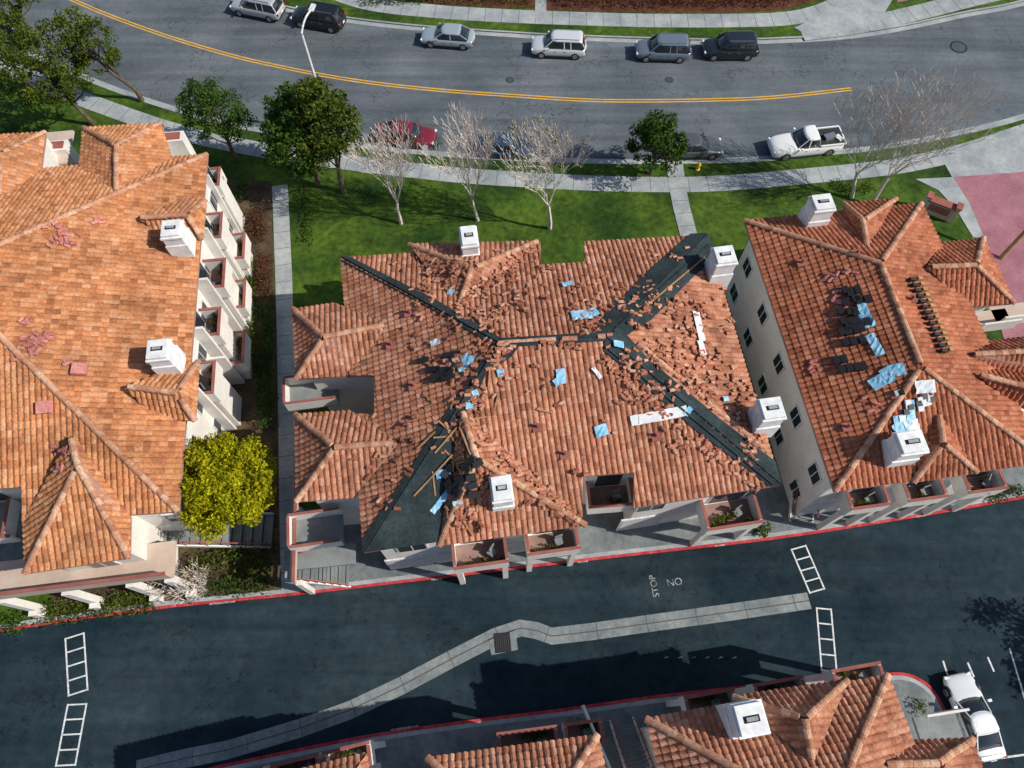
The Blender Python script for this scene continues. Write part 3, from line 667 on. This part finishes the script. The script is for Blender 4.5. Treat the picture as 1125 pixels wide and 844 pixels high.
for cx,cy,rx,ry,n in [(72,262,14,8,22),(60,248,8,5,6),(45,372,16,5,24),(30,385,12,6,10),(75,400,4,3,4),(75,497,8,4,12),(70,515,6,5,6),(108,245,5,3,6),(30,355,8,3,6)]:
    for i in range(n): put_tile(mm,random.gauss(cx,rx*.6),random.gauss(cy,ry*.6))
B=OB; M_pt=uvmat('new_pink_tile',[(0,(.34,.11,.10)),(.5,(.52,.19,.17)),(1,(.60,.28,.25))]); mm.obj('loose_roof_tiles',[M_pt],A.e)
m=Ms()
for x,y in [(88,408),(52,448)]: putbox(m,A,x,y,(.75,.65,.25),.1)
m.obj('roof_vents',[M_pt],A.e)
# ---- building C (right)
Cc=Bld('apartment_building',S(1000,400,0),M_tileC)
cNW,cNE,cSE,cSW=(818,243),(1012,224),(1149,508),(917,540); K1,K2=(967,290),(1012,403); HC=9.8
cW=Plane([s3(cNW,HE),s3(cSW,HE),s3(K1,HC),s3(K2,HC)]); cE=Plane([s3(cNE,HE),s3(cSE,HE),s3(K1,HC),s3(K2,HC)])
cN=Plane([s3(cNW,HE),s3(cNE,HE),s3(K1,HC)]); cS=Plane([s3(cSW,HE),s3(cSE,HE),s3(K2,HC)])
Cc.face(cW,[[cNW,cSW,K2,K1]]); Cc.face(cE,[[cNE,cSE,K2,K1]]); Cc.face(cN,[[cNW,cNE,K1]]); Cc.face(cS,[[cSW,cSE,K2]])
for a,ha,b,hb in [(cNW,HE,K1,HC),(cNE,HE,K1,HC),(cSW,HE,K2,HC),(cSE,HE,K2,HC),(K1,HC,K2,HC)]: Cc.cap(s3(a,ha),s3(b,hb))
Cc.small((1080,262),(1113,333),(1072,292),(1018,294),7.2,8.7,(1034,268),(1060,338))
Cc.small((1165,366),(1190,415),(1150,385),(1070,390),7.2,8.5,(1072,378),(1070,412))
Cc.small((1190,415),(1215,470),(1180,440),(1075,412),7.2,8.6,(1100,405),(1125,452))
Cc.small((926,224),(984,219),(948,243),(952,275),7.7,9.0)
Cc.small((1003,530),(1072,519),(1036,487),(1030,452),7.5,8.8)
cC=S(1010,400,0)
Cc.walls([cNW,cNE,(1034,268),(1078,262),(1112,332),(1065,340),(1080,375),(1180,366),(1210,470),(1135,480),cSE,cSW],HE)
Cc.chimney(905,221,1.25,1.15,3.0,.14,9.8); Cc.chimney(1003,485,1.4,1.2,3.0,.14,9.9)
w=wline(cNW,cSW,cC); Cc.facade(*w,cC,[1.7,4.8],3.4,1.0,1.1)
w2=wline(cSW,cSE,cC); 
for x in (948,1010,1075): Cc.balcony(*w2,cC,x,560-(x-948)*.12,4.2,2.3,1.2)
Cc.facade(*w2,cC,[1.4],3.2,2.3,2.2,4)
for x,y in [(1088,352),(1110,345)]:
    a=S(x,y,5.2); Cc.wall.box(a,(2.4,1.3,.2),.14,7); Cc.wall.box(a+Vector((0,-.7,.55)),(2.4,.12,1.0),.14,0)
Cc.finish()
m=Ms()
for i,(x0,y0,n) in enumerate([(935,322,3),(938,333,4),(932,345,3),(935,356,4),(932,366,4),(938,376,3),(928,396,2),(934,408,4),(940,362,2)]):
    for k in range(n): putbox(m,Cc,x0+k*8-8+random.gauss(0,1.5),y0+random.gauss(0,1.5)-k,(.34,.45,.22),.14+random.gauss(0,.1),0)
for k in range(14):
    x,y=998+k*2.6,310+k*6; putbox(m,Cc,x,y,(.42,.2,.22),.14,0); putbox(m,Cc,x+8,y-1,(.34,.2,.22),.14,1)
for k in range(12): putbox(m,Cc,1005+random.gauss(0,9),441+random.gauss(0,7),(.3,.3,.12),.14,2 if k%2 else 0)
m.obj('roofing_bundles',[M_blk,M_wood,M_whsheet],Cc.e)
m=Ms()
for a in [(952,352,.6,1.1,.2),(961,380,.5,1.4,.25),(948,340,.5,.6,.1),(967,420,1.1,.7,.4),(985,408,.8,.7,.1),(975,414,.5,.9,.4),(990,465,1.0,.9,.2),(998,452,.5,1.2,.1),(983,470,.4,.5,.7)]: sheet(m,Cc,*a,0)
for a in [(1014,425,1.1,.7,.1),(1000,470,.8,.8,.3),(1015,440,.5,.6,.3)]: sheet(m,Cc,*a,1)
m.obj('plastic_sheets',[M_blue,M_whsheet],Cc.e)
B,OB=Cc,B; mm=Ms()
for cx,cy,rx,ry,n in [(910,305,10,5,7),(918,325,8,6,6),(925,335,5,6,5),(930,300,8,4,4),(960,445,20,10,5),(895,400,10,20,5)]:
    for i in range(n): put_tile(mm,random.gauss(cx,rx*.6),random.gauss(cy,ry*.6))
mm.obj('loose_roof_tiles',[M_pt],Cc.e); B=OB
vents(Cc,[(880,290),(930,470),(940,280),(1000,330)])
# ---- building E (bottom right)
E=Bld('apartment_building',S(880,900,0),M_tileB)
e1,e2,e3,e4=(710,790),(975,742),(1045,930),(760,990); Q1,Q2=(850,868),(930,850)
eN=Plane([s3(e1,HE),s3(e2,HE),s3(Q1,9.8),s3(Q2,9.8)]); eS_=Plane([s3(e4,HE),s3(e3,HE),s3(Q1,9.8),s3(Q2,9.8)])
eW=Plane([s3(e1,HE),s3(e4,HE),s3(Q1,9.8)]); eE=Plane([s3(e2,HE),s3(e3,HE),s3(Q2,9.8)])
E.face(eN,[[e1,e2,Q2,Q1]]); E.face(eS_,[[e4,e3,Q2,Q1]]); E.face(eW,[[e1,e4,Q1]]); E.face(eE,[[e2,e3,Q2]])
for a,ha,b,hb in [(e1,HE,Q1,9.8),(e2,HE,Q2,9.8),(e3,HE,Q2,9.8),(e4,HE,Q1,9.8),(Q1,9.8,Q2,9.8)]: E.cap(s3(a,ha),s3(b,hb))
E.small((806,766),(930,748),(884,790),(892,838),7.6,9.5)
E.small((1068,812),(1085,870),(1030,838),(965,840),7.2,8.6,(1000,815),(1010,872))
cE_=S(880,880,0)
E.walls([e1,e2,(998,815),(1066,813),(1083,870),(1015,872),e3,e4],HE)
E.chimney(826,790,1.3,1.3,3.0,.17,10.3)
w=wline(e1,e2,cE_)
for x,y in [(775,768),(850,757),(935,746)]: E.balcony(*w,cE_,x,y,4.3,2.6,1.2)
E.stairs(S(683,792,.2),S(694,850,.2),1.2,.2,3.5,14)
E.wall.beam(S(640,775,2.6),S(670,845,2.6),.12,.9,0)
a=S(1030,800,4); E.wall.box(a,(2.2,1.3,.2),.14,8); E.wall.box(a+Vector((.2,.7,.5)),(2.2,.12,1),.14,0)
E.finish()
# ---- building D (bottom middle)
D=Bld('apartment_building',S(540,950,0),M_tileB)
d1,d2,d3,d4=(470,833),(656,808),(700,1000),(490,1040); R1,R2=(565,915),(590,912)
for poly,hs in [([d1,d2,R2,R1],(7.5,7.5,9.8,9.8)),([d4,d3,R2,R1],(7.5,7.5,9.8,9.8)),([d1,d4,R1],(7.5,7.5,9.8)),([d2,d3,R2],(7.5,7.5,9.8))]:
    D.face(Plane([s3(p,h) for p,h in zip(poly,hs)]),[poly])
D.cap(s3(d1,7.5),s3(R1,9.8)); D.cap(s3(d2,7.5),s3(R2,9.8))
cD=S(570,930,0); D.walls([d1,d2,d3,d4],HE)
w=wline(d1,d2,cD); D.balcony(*w,cD,580,815,5.2,2.9,1.2); D.balcony(*w,cD,640,806,2.0,2.0,1.2)
D.finish()
F_=Bld('apartment_building',S(280,930,0),M_tileB)
d1,d2,d3,d4=(225,872),(402,828),(430,1000),(230,1040); R1=(320,930);R2=(335,925)
for poly,hs in [([d1,d2,R2,R1],(7.0,7.0,9.3,9.3)),([d4,d3,R2,R1],(7,7,9.3,9.3)),([d1,d4,R1],(7,7,9.3)),([d2,d3,R2],(7,7,9.3))]:
    F_.face(Plane([s3(p,h) for p,h in zip(poly,hs)]),[poly])
cF=S(320,930,0); F_.walls([d1,d2,d3,d4],7.0); w=wline(d1,d2,cF); 
for x,y in ((270,850),(330,838),(385,826)): F_.balcony(*w,cF,x,y,4.3,2.3,1.1)
F_.finish()
# ------------------------------------------------------------------ vegetation
def leaf_tree(name,base,h,rx,mat,nc=60,per=90,size=.13,cz=.62,rz=None,clump=.75,lean=(0,0)):
    base=Vector(base); M=Ms(); rz=rz or h*.36; cc=base+Vector((lean[0],lean[1],h*cz))
    k=base.copy(); r=.09+h*.014; pts=[base]
    for i in range(4):
        q=base+(cc-base)*((i+1)/5)+Vector((random.gauss(0,.1),random.gauss(0,.1),0)); M.tube(k,q,r,r*.85,7,0); k=q; r*=.85; pts.append(q)
    for i in range(nc):
        while True:
            v=Vector([random.uniform(-1,1) for _ in range(3)])
            if .40<v.length<1: break
        if v.z<-.55: v.z*=-.6
        c=cc+Vector((v.x*rx,v.y*rx,v.z*rz)); cr=clump*random.uniform(.55,1.2)
        leaves(M,c,int(per*random.uniform(.6,1.3)*cr/clump),cr,size,.75,1)
        if i%3==0:
            st=random.choice(pts[2:]); mid=(st+c)/2+Vector((0,0,-.2)); M.tube(st,mid,.07,.045,5,0); M.tube(mid,c,.045,.02,4,0)
    return M.obj(name,[M_bark,mat],origin=base)
def gz(px,py,z=.1): p=G(px,py); p.z=z; return p
leaf_tree('street_tree',gz(378,212),10.5,2.4,M_leafO,70,120,.14)
leaf_tree('street_tree',gz(350,205),8.8,2.7,M_leafD,90,120,.14)
leaf_tree('street_tree',gz(262,178),8.0,2.4,M_leafD,60,100,.12,clump=.65)
leaf_tree('street_tree',gz(157,112),8.5,1.8,M_leafO,45,90,.12,clump=.6,lean=(-1.6,0))
leaf_tree('street_tree',gz(104,138),9.0,3.0,M_leafO,85,100,.12,clump=.65,lean=(-.8,0))
leaf_tree('street_tree',gz(30,95),8.0,2.4,M_leafO,55,90,.12,clump=.6)
leaf_tree('street_tree',gz(45,50),7.5,2.2,M_leafO,45,90,.12,clump=.6)
leaf_tree('street_tree',gz(714,192),5.8,2.15,M_leafD,66,120,.12,clump=.6)
leaf_tree('broadleaf_tree',gz(283,560),8.0,2.75,M_leafY,170,190,.11,cz=.66,rz=2.5,clump=.6)
leaf_tree('street_tree',gz(1222,700),7.0,1.1,M_leafD,20,60,.14); leaf_tree('street_tree',gz(1275,765),7.5,1.8,M_leafD,40,80,.14)
def bare_tree(name,base,h,spread,mat,depth=6,lean=(0,0),leafn=0):
    M=Ms(); base=Vector(base)
    tips=[]
    def grow(p,d,l,r,dep):
        k=3 if dep>2 else 2; q=p
        for i in range(k):
            d=(d+Vector((random.gauss(0,.07),random.gauss(0,.07),.05))).normalized()
            e=q+d*(l/k); r2=max(r*(.88),.016); M.tube(q,e,r,r2,6 if r>.08 else (4 if r>.03 else 3),0); q=e; r=r2
            if 0<dep<depth and i<k-1 and random.random()<.75:
                sd=(d+Vector((random.gauss(0,1),random.gauss(0,1),abs(random.gauss(0,.3)))).normalized()*spread*1.4).normalized()
                grow(q,sd,l*.62,r*.55,max(dep-2,0))
        if dep<=0: tips.append(q); return
        n=3 if random.random()<.6 else 2
        a0=random.uniform(0,6.28)
        for i in range(n):
            a=a0+i*2*math.pi/n+random.gauss(0,.3); side=Vector((math.cos(a),math.sin(a),.05))
            nd=(d+side*spread*random.uniform(.7,1.1)+Vector((0,0,.16))).normalized()
            grow(q,nd,l*random.uniform(.74,.86),r*.66,dep-1)
    d0=Vector((lean[0],lean[1],1)).normalized()
    grow(base,d0,h*.235,.05+h*.011,depth)
    for i in range(leafn):
        t=random.choice(tips); leaves(M,t,8,.3,.08,.8,1)
    return M.obj(name,[mat,M_leafO],origin=base)
bare_tree('bare_street_tree',gz(441,247),9.6,.46,M_pale,6,(.03,0),8)
bare_tree('bare_street_tree',gz(525,243),10.6,.36,M_pale,6,(0,0))
bare_tree('bare_street_tree',gz(604,252),11,.48,M_pale,6,(.04,0),70)
bare_tree('bare_street_tree',gz(957,226),11.5,.56,M_pale,6,(-.12,.05))
bare_tree('bare_street_tree',gz(935,218),9.5,.5,M_pale,6,(-.2,0))
bare_tree('bare_shrub_tree',gz(228,650),4.2,.75,M_pale,5,(0,.2),8)
bare_tree('bare_shrub_tree',gz(200,652),3.4,.75,M_pale,5,(0,.3),3)
def hedge(name,pxs,w,h,mat,n=60,size=.09):
    P=[gz(*p) for p in pxs]; M=Ms()
    for a,b in zip(P[:-1],P[1:]):
        L_=(b-a).length; k=max(1,int(L_/.45))
        for i in range(k):
            c=a+(b-a)*((i+.5)/k)
            leaves(M,(c.x+random.gauss(0,.08),c.y+random.gauss(0,.08),h*.5+random.gauss(0,.06)),n,w*.62,size,h/w*.9)
    M.obj(name,[mat])
hedge('hedge',[(284,236),(285,265)],1.5,1.0,M_leafR,170); hedge('hedge',[(290,285),(295,330)],1.1,1.1,M_leafR,130); hedge('hedge',[(294,340),(297,395)],1.1,1.1,M_leafD,130)
hedge('hedge',[(262,222),(270,205)],1.1,1.0,M_leafD,110); hedge('hedge',[(291,400),(298,470)],1.3,1.1,M_leafD,130); hedge('hedge',[(275,290),(280,400)],.8,.8,M_leafO,70)
hedge('hedge',[(56,677),(100,670),(178,660)],1.4,1.0,M_leafO,130); hedge('hedge',[(-40,695),(28,684)],1.2,.8,M_leafD,100); hedge('hedge',[(215,625),(250,612),(300,608)],1.3,1.1,M_leafO,110)
hedge('hedge',[(200,650),(235,648),(300,642)],1.1,.8,M_leafD,90); hedge('hedge',[(240,212),(250,205)],.9,.8,M_leafD,80); hedge('hedge',[(250,632),(300,626)],1.1,.7,M_leafO,90)
hedge('hedge',[(334,210),(338,240),(340,270)],.8,.8,M_leafD,70); hedge('hedge',[(400,6),(480,0)],1.0,.8,M_leafD,60)
hedge('shrub_border',[(390,-12),(480,-2),(585,3)],1.6,.9,M_leafO,70); hedge('shrub_border',[(605,3),(720,6),(850,4),(900,-12)],1.6,.9,M_leafR,70)
hedge('shrub_border',[(605,-6),(720,-4),(850,-6)],1.2,1.0,M_leafD,70); hedge('shrub_border',[(390,-24),(585,-8)],2,1,M_leafD,80)
hedge('flower_bed',[(645,192),(700,196),(745,196)],.3,.25,M_leafR,24,.05)
hedge('hedge',[(1080,548),(1120,541)],.8,.7,M_leafO,80); hedge('shrub',[(832,585),(834,578)],.9,1.1,M_leafO,140,.12)
hedge('shrub',[(916,205),(935,214),(955,208)],.9,.6,M_leafO,60); hedge('shrub',[(1008,772),(1010,785)],.9,.7,M_leafO,90); hedge('shrub',[(632,788),(632,800)],.8,.7,M_leafD,80)
hedge('shrub',[(480,160),(482,164)],.8,1.0,M_leafD,90)
# ------------------------------------------------------------------ cars
M_tyre=pmat('tyre',(.015,.015,.016),.8); M_rim=pmat('rim',(.45,.45,.47),.3,.8); M_lamp=pmat('headlamp',(.75,.78,.8),.15); M_tail=pmat('tail_lamp',(.35,.01,.01),.25)
M_cg=pmat('car_glass',(.012,.018,.024),.06,0,0,.9); M_plastic=pmat('black_plastic',(.02,.02,.022),.6)
def paint(name,c,metal=.3): return pmat(name,c,.32,metal,.8,.5)
def loft(M,rings,mi,closed_ends=True):
    n=len(rings[0]); vs=[p for r in rings for p in r]; fs=[]
    for i in range(len(rings)-1):
        for k in range(n):
            a=i*n+k; b=i*n+(k+1)%n; fs.append((a,b,b+n,a+n))
    fs.append(tuple(reversed(range(n)))); fs.append(tuple(range((len(rings)-1)*n,len(rings)*n)))
    M.add(vs,fs,mi)
def car(name,px,py,ang,col,kind='suv',z0=.012,rev=False,metal=.3):
    Ls,Ws,Hs,belt,hood={'suv':(4.7,1.9,1.72,1.02,1.0),'sedan':(4.65,1.82,1.45,.92,.88),'pickup':(5.8,2.02,1.88,1.12,1.12),'sports':(4.45,1.86,1.28,.80,.72)}[kind]
    q=S(px,py,Hs*.5); base=Vector((q.x,q.y,z0)); a=ang+(math.pi if rev else 0)
    e=empty(name,base); hw=Ws/2; P=paint(name+'_paint',col,metal)
    M=Ms()
    st=[(-.5,.80,.45,.80),(-.485,.90,.30,.93),(-.44,.97,.24,.98),(-.3,1,.20,1),(0,1,.19,1),(.22,1,.20,1),(.30,.995,.22,.975),(.40,.97,.24,.90),(.46,.90,.26,.82),(.49,.80,.32,.72),(.5,.70,.40,.62)]
    rings=[]
    for fx,fw,zb,ft in st:
        x=fx*Ls; w=hw*fw; zt=belt*ft if fx<.25 else hood*ft*1.0; 
        sec=[(-w*.9,zb),(-w,zb+.12),(-w*1.0,zt*.72),(-w*.95,zt*.93),(-w*.80,zt),(-w*.4,zt+.025),(0,zt+.035),(w*.4,zt+.025),(w*.80,zt),(w*.95,zt*.93),(w,zt*.72),(w,zb+.12),(w*.9,zb)]
        rings.append([(x,y,z) for y,z in sec])
    loft(M,rings,0)
    bo=M.obj('body',[P],None,True)
    def fin(o):
        o.parent=e; return o
    fin(bo); ss=bo.modifiers.new('s','SUBSURF'); ss.levels=1; ss.render_levels=1
    rf,rr,bf,br={'suv':(.12,-.40,.27,-.475),'sedan':(.08,-.22,.25,-.40),'pickup':(.06,-.10,.19,-.14),'sports':(.02,-.17,.22,-.38)}[kind]
    g=Ms(); wb=hw*.90; wt=hw*.73; zb=belt-.02; zt=Hs
    rings=[]
    for k,t in enumerate([0,.35,.7,.93]):
        xf=(bf+(rf-bf)*t)*Ls; xr=(br+(rr-br)*t)*Ls; w=wb+(wt-wb)*t; z=zb+(zt-zb)*t
        pts=[]; 
        for (x,y) in [(xr,-w*.82),(xr+.12,-w),(xf-.45,-w),(xf-.12,-w*.86),(xf,-w*.45),(xf+.03,0),(xf,w*.45),(xf-.12,w*.86),(xf-.45,w),(xr+.12,w),(xr,w*.82),(xr-.03,0)]: pts.append((x,y,z))
        rings.append(pts)
    loft(g,rings,0); fin(g.obj('glasshouse',[M_cg],None,True))
    r=Ms(); rings=[]
    for t,zz,sc_ in [(.86,0,1.02),(.95,0,.99),(1.0,0.0,.90),(1.02,0,.55)]:
        xf=(bf+(rf-bf)*t)*Ls; xr=(br+(rr-br)*t)*Ls; w=(wb+(wt-wb)*t); z=zb+(zt-zb)*t; cx=(xf+xr)/2; pts=[]
        for (x,y) in [(xr,-w*.82),(xr+.12,-w),(xf-.45,-w),(xf-.12,-w*.86),(xf,-w*.45),(xf+.03,0),(xf,w*.45),(xf-.12,w*.86),(xf-.45,w),(xr+.12,w),(xr,w*.82),(xr-.03,0)]:
            pts.append((cx+(x-cx)*sc_,y*sc_,z))
        rings.append(pts)
    loft(r,rings,0)
    for sg in (-1,1):
        for (f0,f1,yb,yt,w_) in [(bf-.02,rf-.01,.88,.88,.07),(br+.01,rr+.01,.86,.86,.13)]:
            r.beam((f0*Ls,sg*wb*yb*1.02,zb),(f1*Ls,sg*wt*yt*1.03,zt-.05),.06,w_,0)
        mx=(bf+br)/2*Ls
        if kind!='sports': r.beam((mx,sg*wb*1.005,zb),(mx*.9,sg*wt*1.01,zt-.06),.08,.02,0)
        if kind=='suv':
            r.beam((-.22*Ls,sg*wb*1.005,zb),(-.21*Ls,sg*wt*1.01,zt-.06),.07,.02,0)
            r.beam((rr*Ls+.2,sg*wt*.86,zt+.05),(rf*Ls-.15,sg*wt*.86,zt+.05),.04,.04,1)
        r.box((bf*Ls-.35,sg*(hw+.08),belt+.08),(.14,.2,.14),0,0)
    fin(r.obj('roof_panel',[P,M_rim],None,False))
    w=Ms(); R=.34 if kind!='pickup' else .4
    for fx in (-.30,.31):
        for sg in (-1,1):
            x=fx*Ls; y=sg*(hw-.11)
            w.tube((x,y-.02*sg,R),(x,y+.075*sg,R),R+.07,R+.07,18,3,True)
            w.tube((x,y-.1*sg,R),(x,y+.12*sg,R),R,R,18,0,True); w.tube((x,y+.12*sg,R),(x,y+.135*sg,R),R*.62,R*.55,12,1,True)
    for sg in (-1,1):
        w.box((.468*Ls,sg*hw*.66,hood*.70),(.16,.36,.14),-sg*.35,2); w.box((-.487*Ls,sg*hw*.74,belt*.78),(.08,.24,.22),sg*.2,4)
        w.box((0,sg*hw*.985,.30),(Ls*.42,.05,.12),0,3)
        for dx in (.05,-.12): w.box((dx*Ls,sg*hw*1.0,belt*.80),(.16,.03,.03),0,1)
    w.box((.496*Ls,0,.40),(.06,hw*1.1,.16),0,3); w.box((-.497*Ls,0,.42),(.06,hw*1.3,.14),0,3); w.box((-.503*Ls,0,.66),(.03,.34,.15),0,2)
    if kind=='pickup':
        w.box((-.315*Ls,0,belt+.035),(Ls*.33,hw*1.62,.03),0,3)
        for sg in (-1,1): w.box((-.315*Ls,sg*hw*.90,belt+.06),(Ls*.35,.12,.10),0,5)
        w.box((-.492*Ls,0,belt+.05),(.09,hw*1.78,.10),0,5); w.box((-.30*Ls,.1,belt+.16),(.9,.5,.22),.2,1); w.box((-.2*Ls,-.3,belt+.14),(.5,.5,.2),.1,3); w.box((-.42*Ls,.3,belt+.12),(.4,.6,.15),.5,5)
    if kind=='sports':
        w.box((-.455*Ls,0,belt+.03),(.16,hw*1.5,.05),0,5)
    fin(w.obj('wheels_and_lamps',[M_tyre,M_rim,M_lamp,M_plastic,M_tail,P],None,False))
    e.rotation_euler=(0,0,a)
    return e
def tang(curve,p):
    p=Vector((p.x,p.y,0)); i=min(range(1,len(curve)-1),key=lambda k:(curve[k]-p).length); t=curve[i+1]-curve[i-1]; return math.atan2(t.y,t.x)
for px,py,col,kind,rev,cv in [(282,5,(.5,.52,.54),'suv',True,U),(349,17,(.012,.013,.016),'suv',True,U),(492,39,(.38,.45,.50),'sedan',True,U),(614,48,(.72,.74,.76),'suv',True,U),(729,52,(.16,.21,.26),'suv',True,U),(803,50,(.015,.022,.032),'suv',True,U),
    (8,30,(.02,.025,.03),'suv',False,L),(447,147,(.22,.02,.035),'sedan',False,L),(556,160,(.03,.07,.13),'sedan',False,L),(762,160,(.10,.11,.12),'sedan',False,L)]:
    car('parked_car',px,py,tang(cv,S(px,py,.8)),col,kind,rev=rev)
car('pickup_truck',886,155,tang(L,S(886,155,.9)),(.78,.79,.80),'pickup',rev=True,metal=0)
ra=G(1052,742); rb=G(1088,830); car('sports_car',1071,787,math.atan2(rb.y-ra.y,rb.x-ra.x),(.70,.73,.76),'sports',rev=True,metal=.1)
# ------------------------------------------------------------------ street furniture
m=Ms(); q=S(331,36,9.6); b=Vector((q.x,q.y,.1)); top=b+Vector((0,0,9.4))
m.tube(b,b+Vector((0,0,.4)),.22,.18,12,0,True); m.tube(b+Vector((0,0,.4)),top,.13,.09,10,0)
pr=top
for i in range(1,9):
    t=i/8; q=top+Vector((.25*t+.35*t*t,1.6*t,.6*math.sin(t*1.6))); m.tube(pr,q,.075,.06,8,0); pr=q
m.box(pr+Vector((.05,.3,-.03)),(.32,.7,.12),-.2,0); m.box(pr+Vector((.05,.32,-.12)),(.22,.40,.05),-.2,1)
m.obj('street_lamp',[M_white,M_metal],origin=b)
m=Ms(); b=gz(1026,236,.1); a=-.5
R=Matrix.Rotation(a,3,'Z')
m.box(b+Vector((0,0,.6)),(2.0,.5,1.2),a,0); m.box(b+Vector((0,0,1.27)),(2.2,.65,.14),a,1); m.box(b+R@Vector((0,-.27,.75)),(1.5,.06,.6),a,2)
for sg in (-1,1): m.box(b+R@Vector((sg*1.1,0,.75)),(.35,.62,1.5),a,0); m.box(b+R@Vector((sg*1.1,0,1.54)),(.42,.68,.1),a,1)
m.obj('monument_sign',[M_stucco2,M_trim,M_trim],origin=b)
def sign(px,py,h,col):
    m=Ms(); b=gz(px,py,.1); m.tube(b,b+Vector((0,0,h)),.03,.03,8,0,True); m.box(b+Vector((0,-.04,h-.3)),(.45,.02,.5),.1,1); m.obj('traffic_sign',[M_metal,col],origin=b)
sign(742,176,2.2,M_white); sign(470,182,2.2,M_white)
m=Ms(); b=gz(766,187,.1)
m.tube(b,b+Vector((0,0,.55)),.13,.12,12,0,True); m.tube(b+Vector((0,0,.55)),b+Vector((0,0,.72)),.13,.03,12,0,True); m.tube(b+Vector((-.2,0,.42)),b+Vector((.2,0,.42)),.06,.06,8,0,True); m.tube(b,b+Vector((0,0,.06)),.19,.19,12,0,True)
m.obj('fire_hydrant',[M_yel],origin=b)
m=Ms(); b=gz(1098,285,.1); m.tube(b,b+Vector((1.2,1.5,5.5)),.16,.13,8,0,True); m.obj('timber_pole',[M_wood],origin=b)
# ------------------------------------------------------------------ light & camera
az=math.radians(102); el=math.radians(41)
sd=Vector((math.sin(az)*math.cos(el),math.cos(az)*math.cos(el),math.sin(el)))
w=bpy.data.worlds.new('World'); sc.world=w; w.use_nodes=True; nt=w.node_tree
sk=nt.nodes.new('ShaderNodeTexSky'); sk.sky_type='NISHITA'; sk.sun_disc=False; sk.sun_elevation=el; sk.sun_rotation=az
bg=nt.nodes['Background']; nt.links.new(sk.outputs[0],bg.inputs[0]); bg.inputs[1].default_value=.105
sl=bpy.data.lights.new('sun','SUN'); sl.energy=4.9; sl.angle=math.radians(.5); sl.color=(1,.93,.82)
so=bpy.data.objects.new('sun',sl); so.rotation_euler=sd.to_track_quat('Z','Y').to_euler(); so.location=(0,0,60); sc.collection.objects.link(so)
cd=bpy.data.cameras.new('camera'); cd.sensor_width=36; cd.lens=36*FO/1125; cd.clip_end=1500
co=bpy.data.objects.new('camera',cd); co.location=CAM; co.rotation_euler=(math.radians(25),0,0); sc.collection.objects.link(co); sc.camera=co
sc.view_settings.view_transform='Standard'; sc.view_settings.look='None'; sc.view_settings.exposure=0
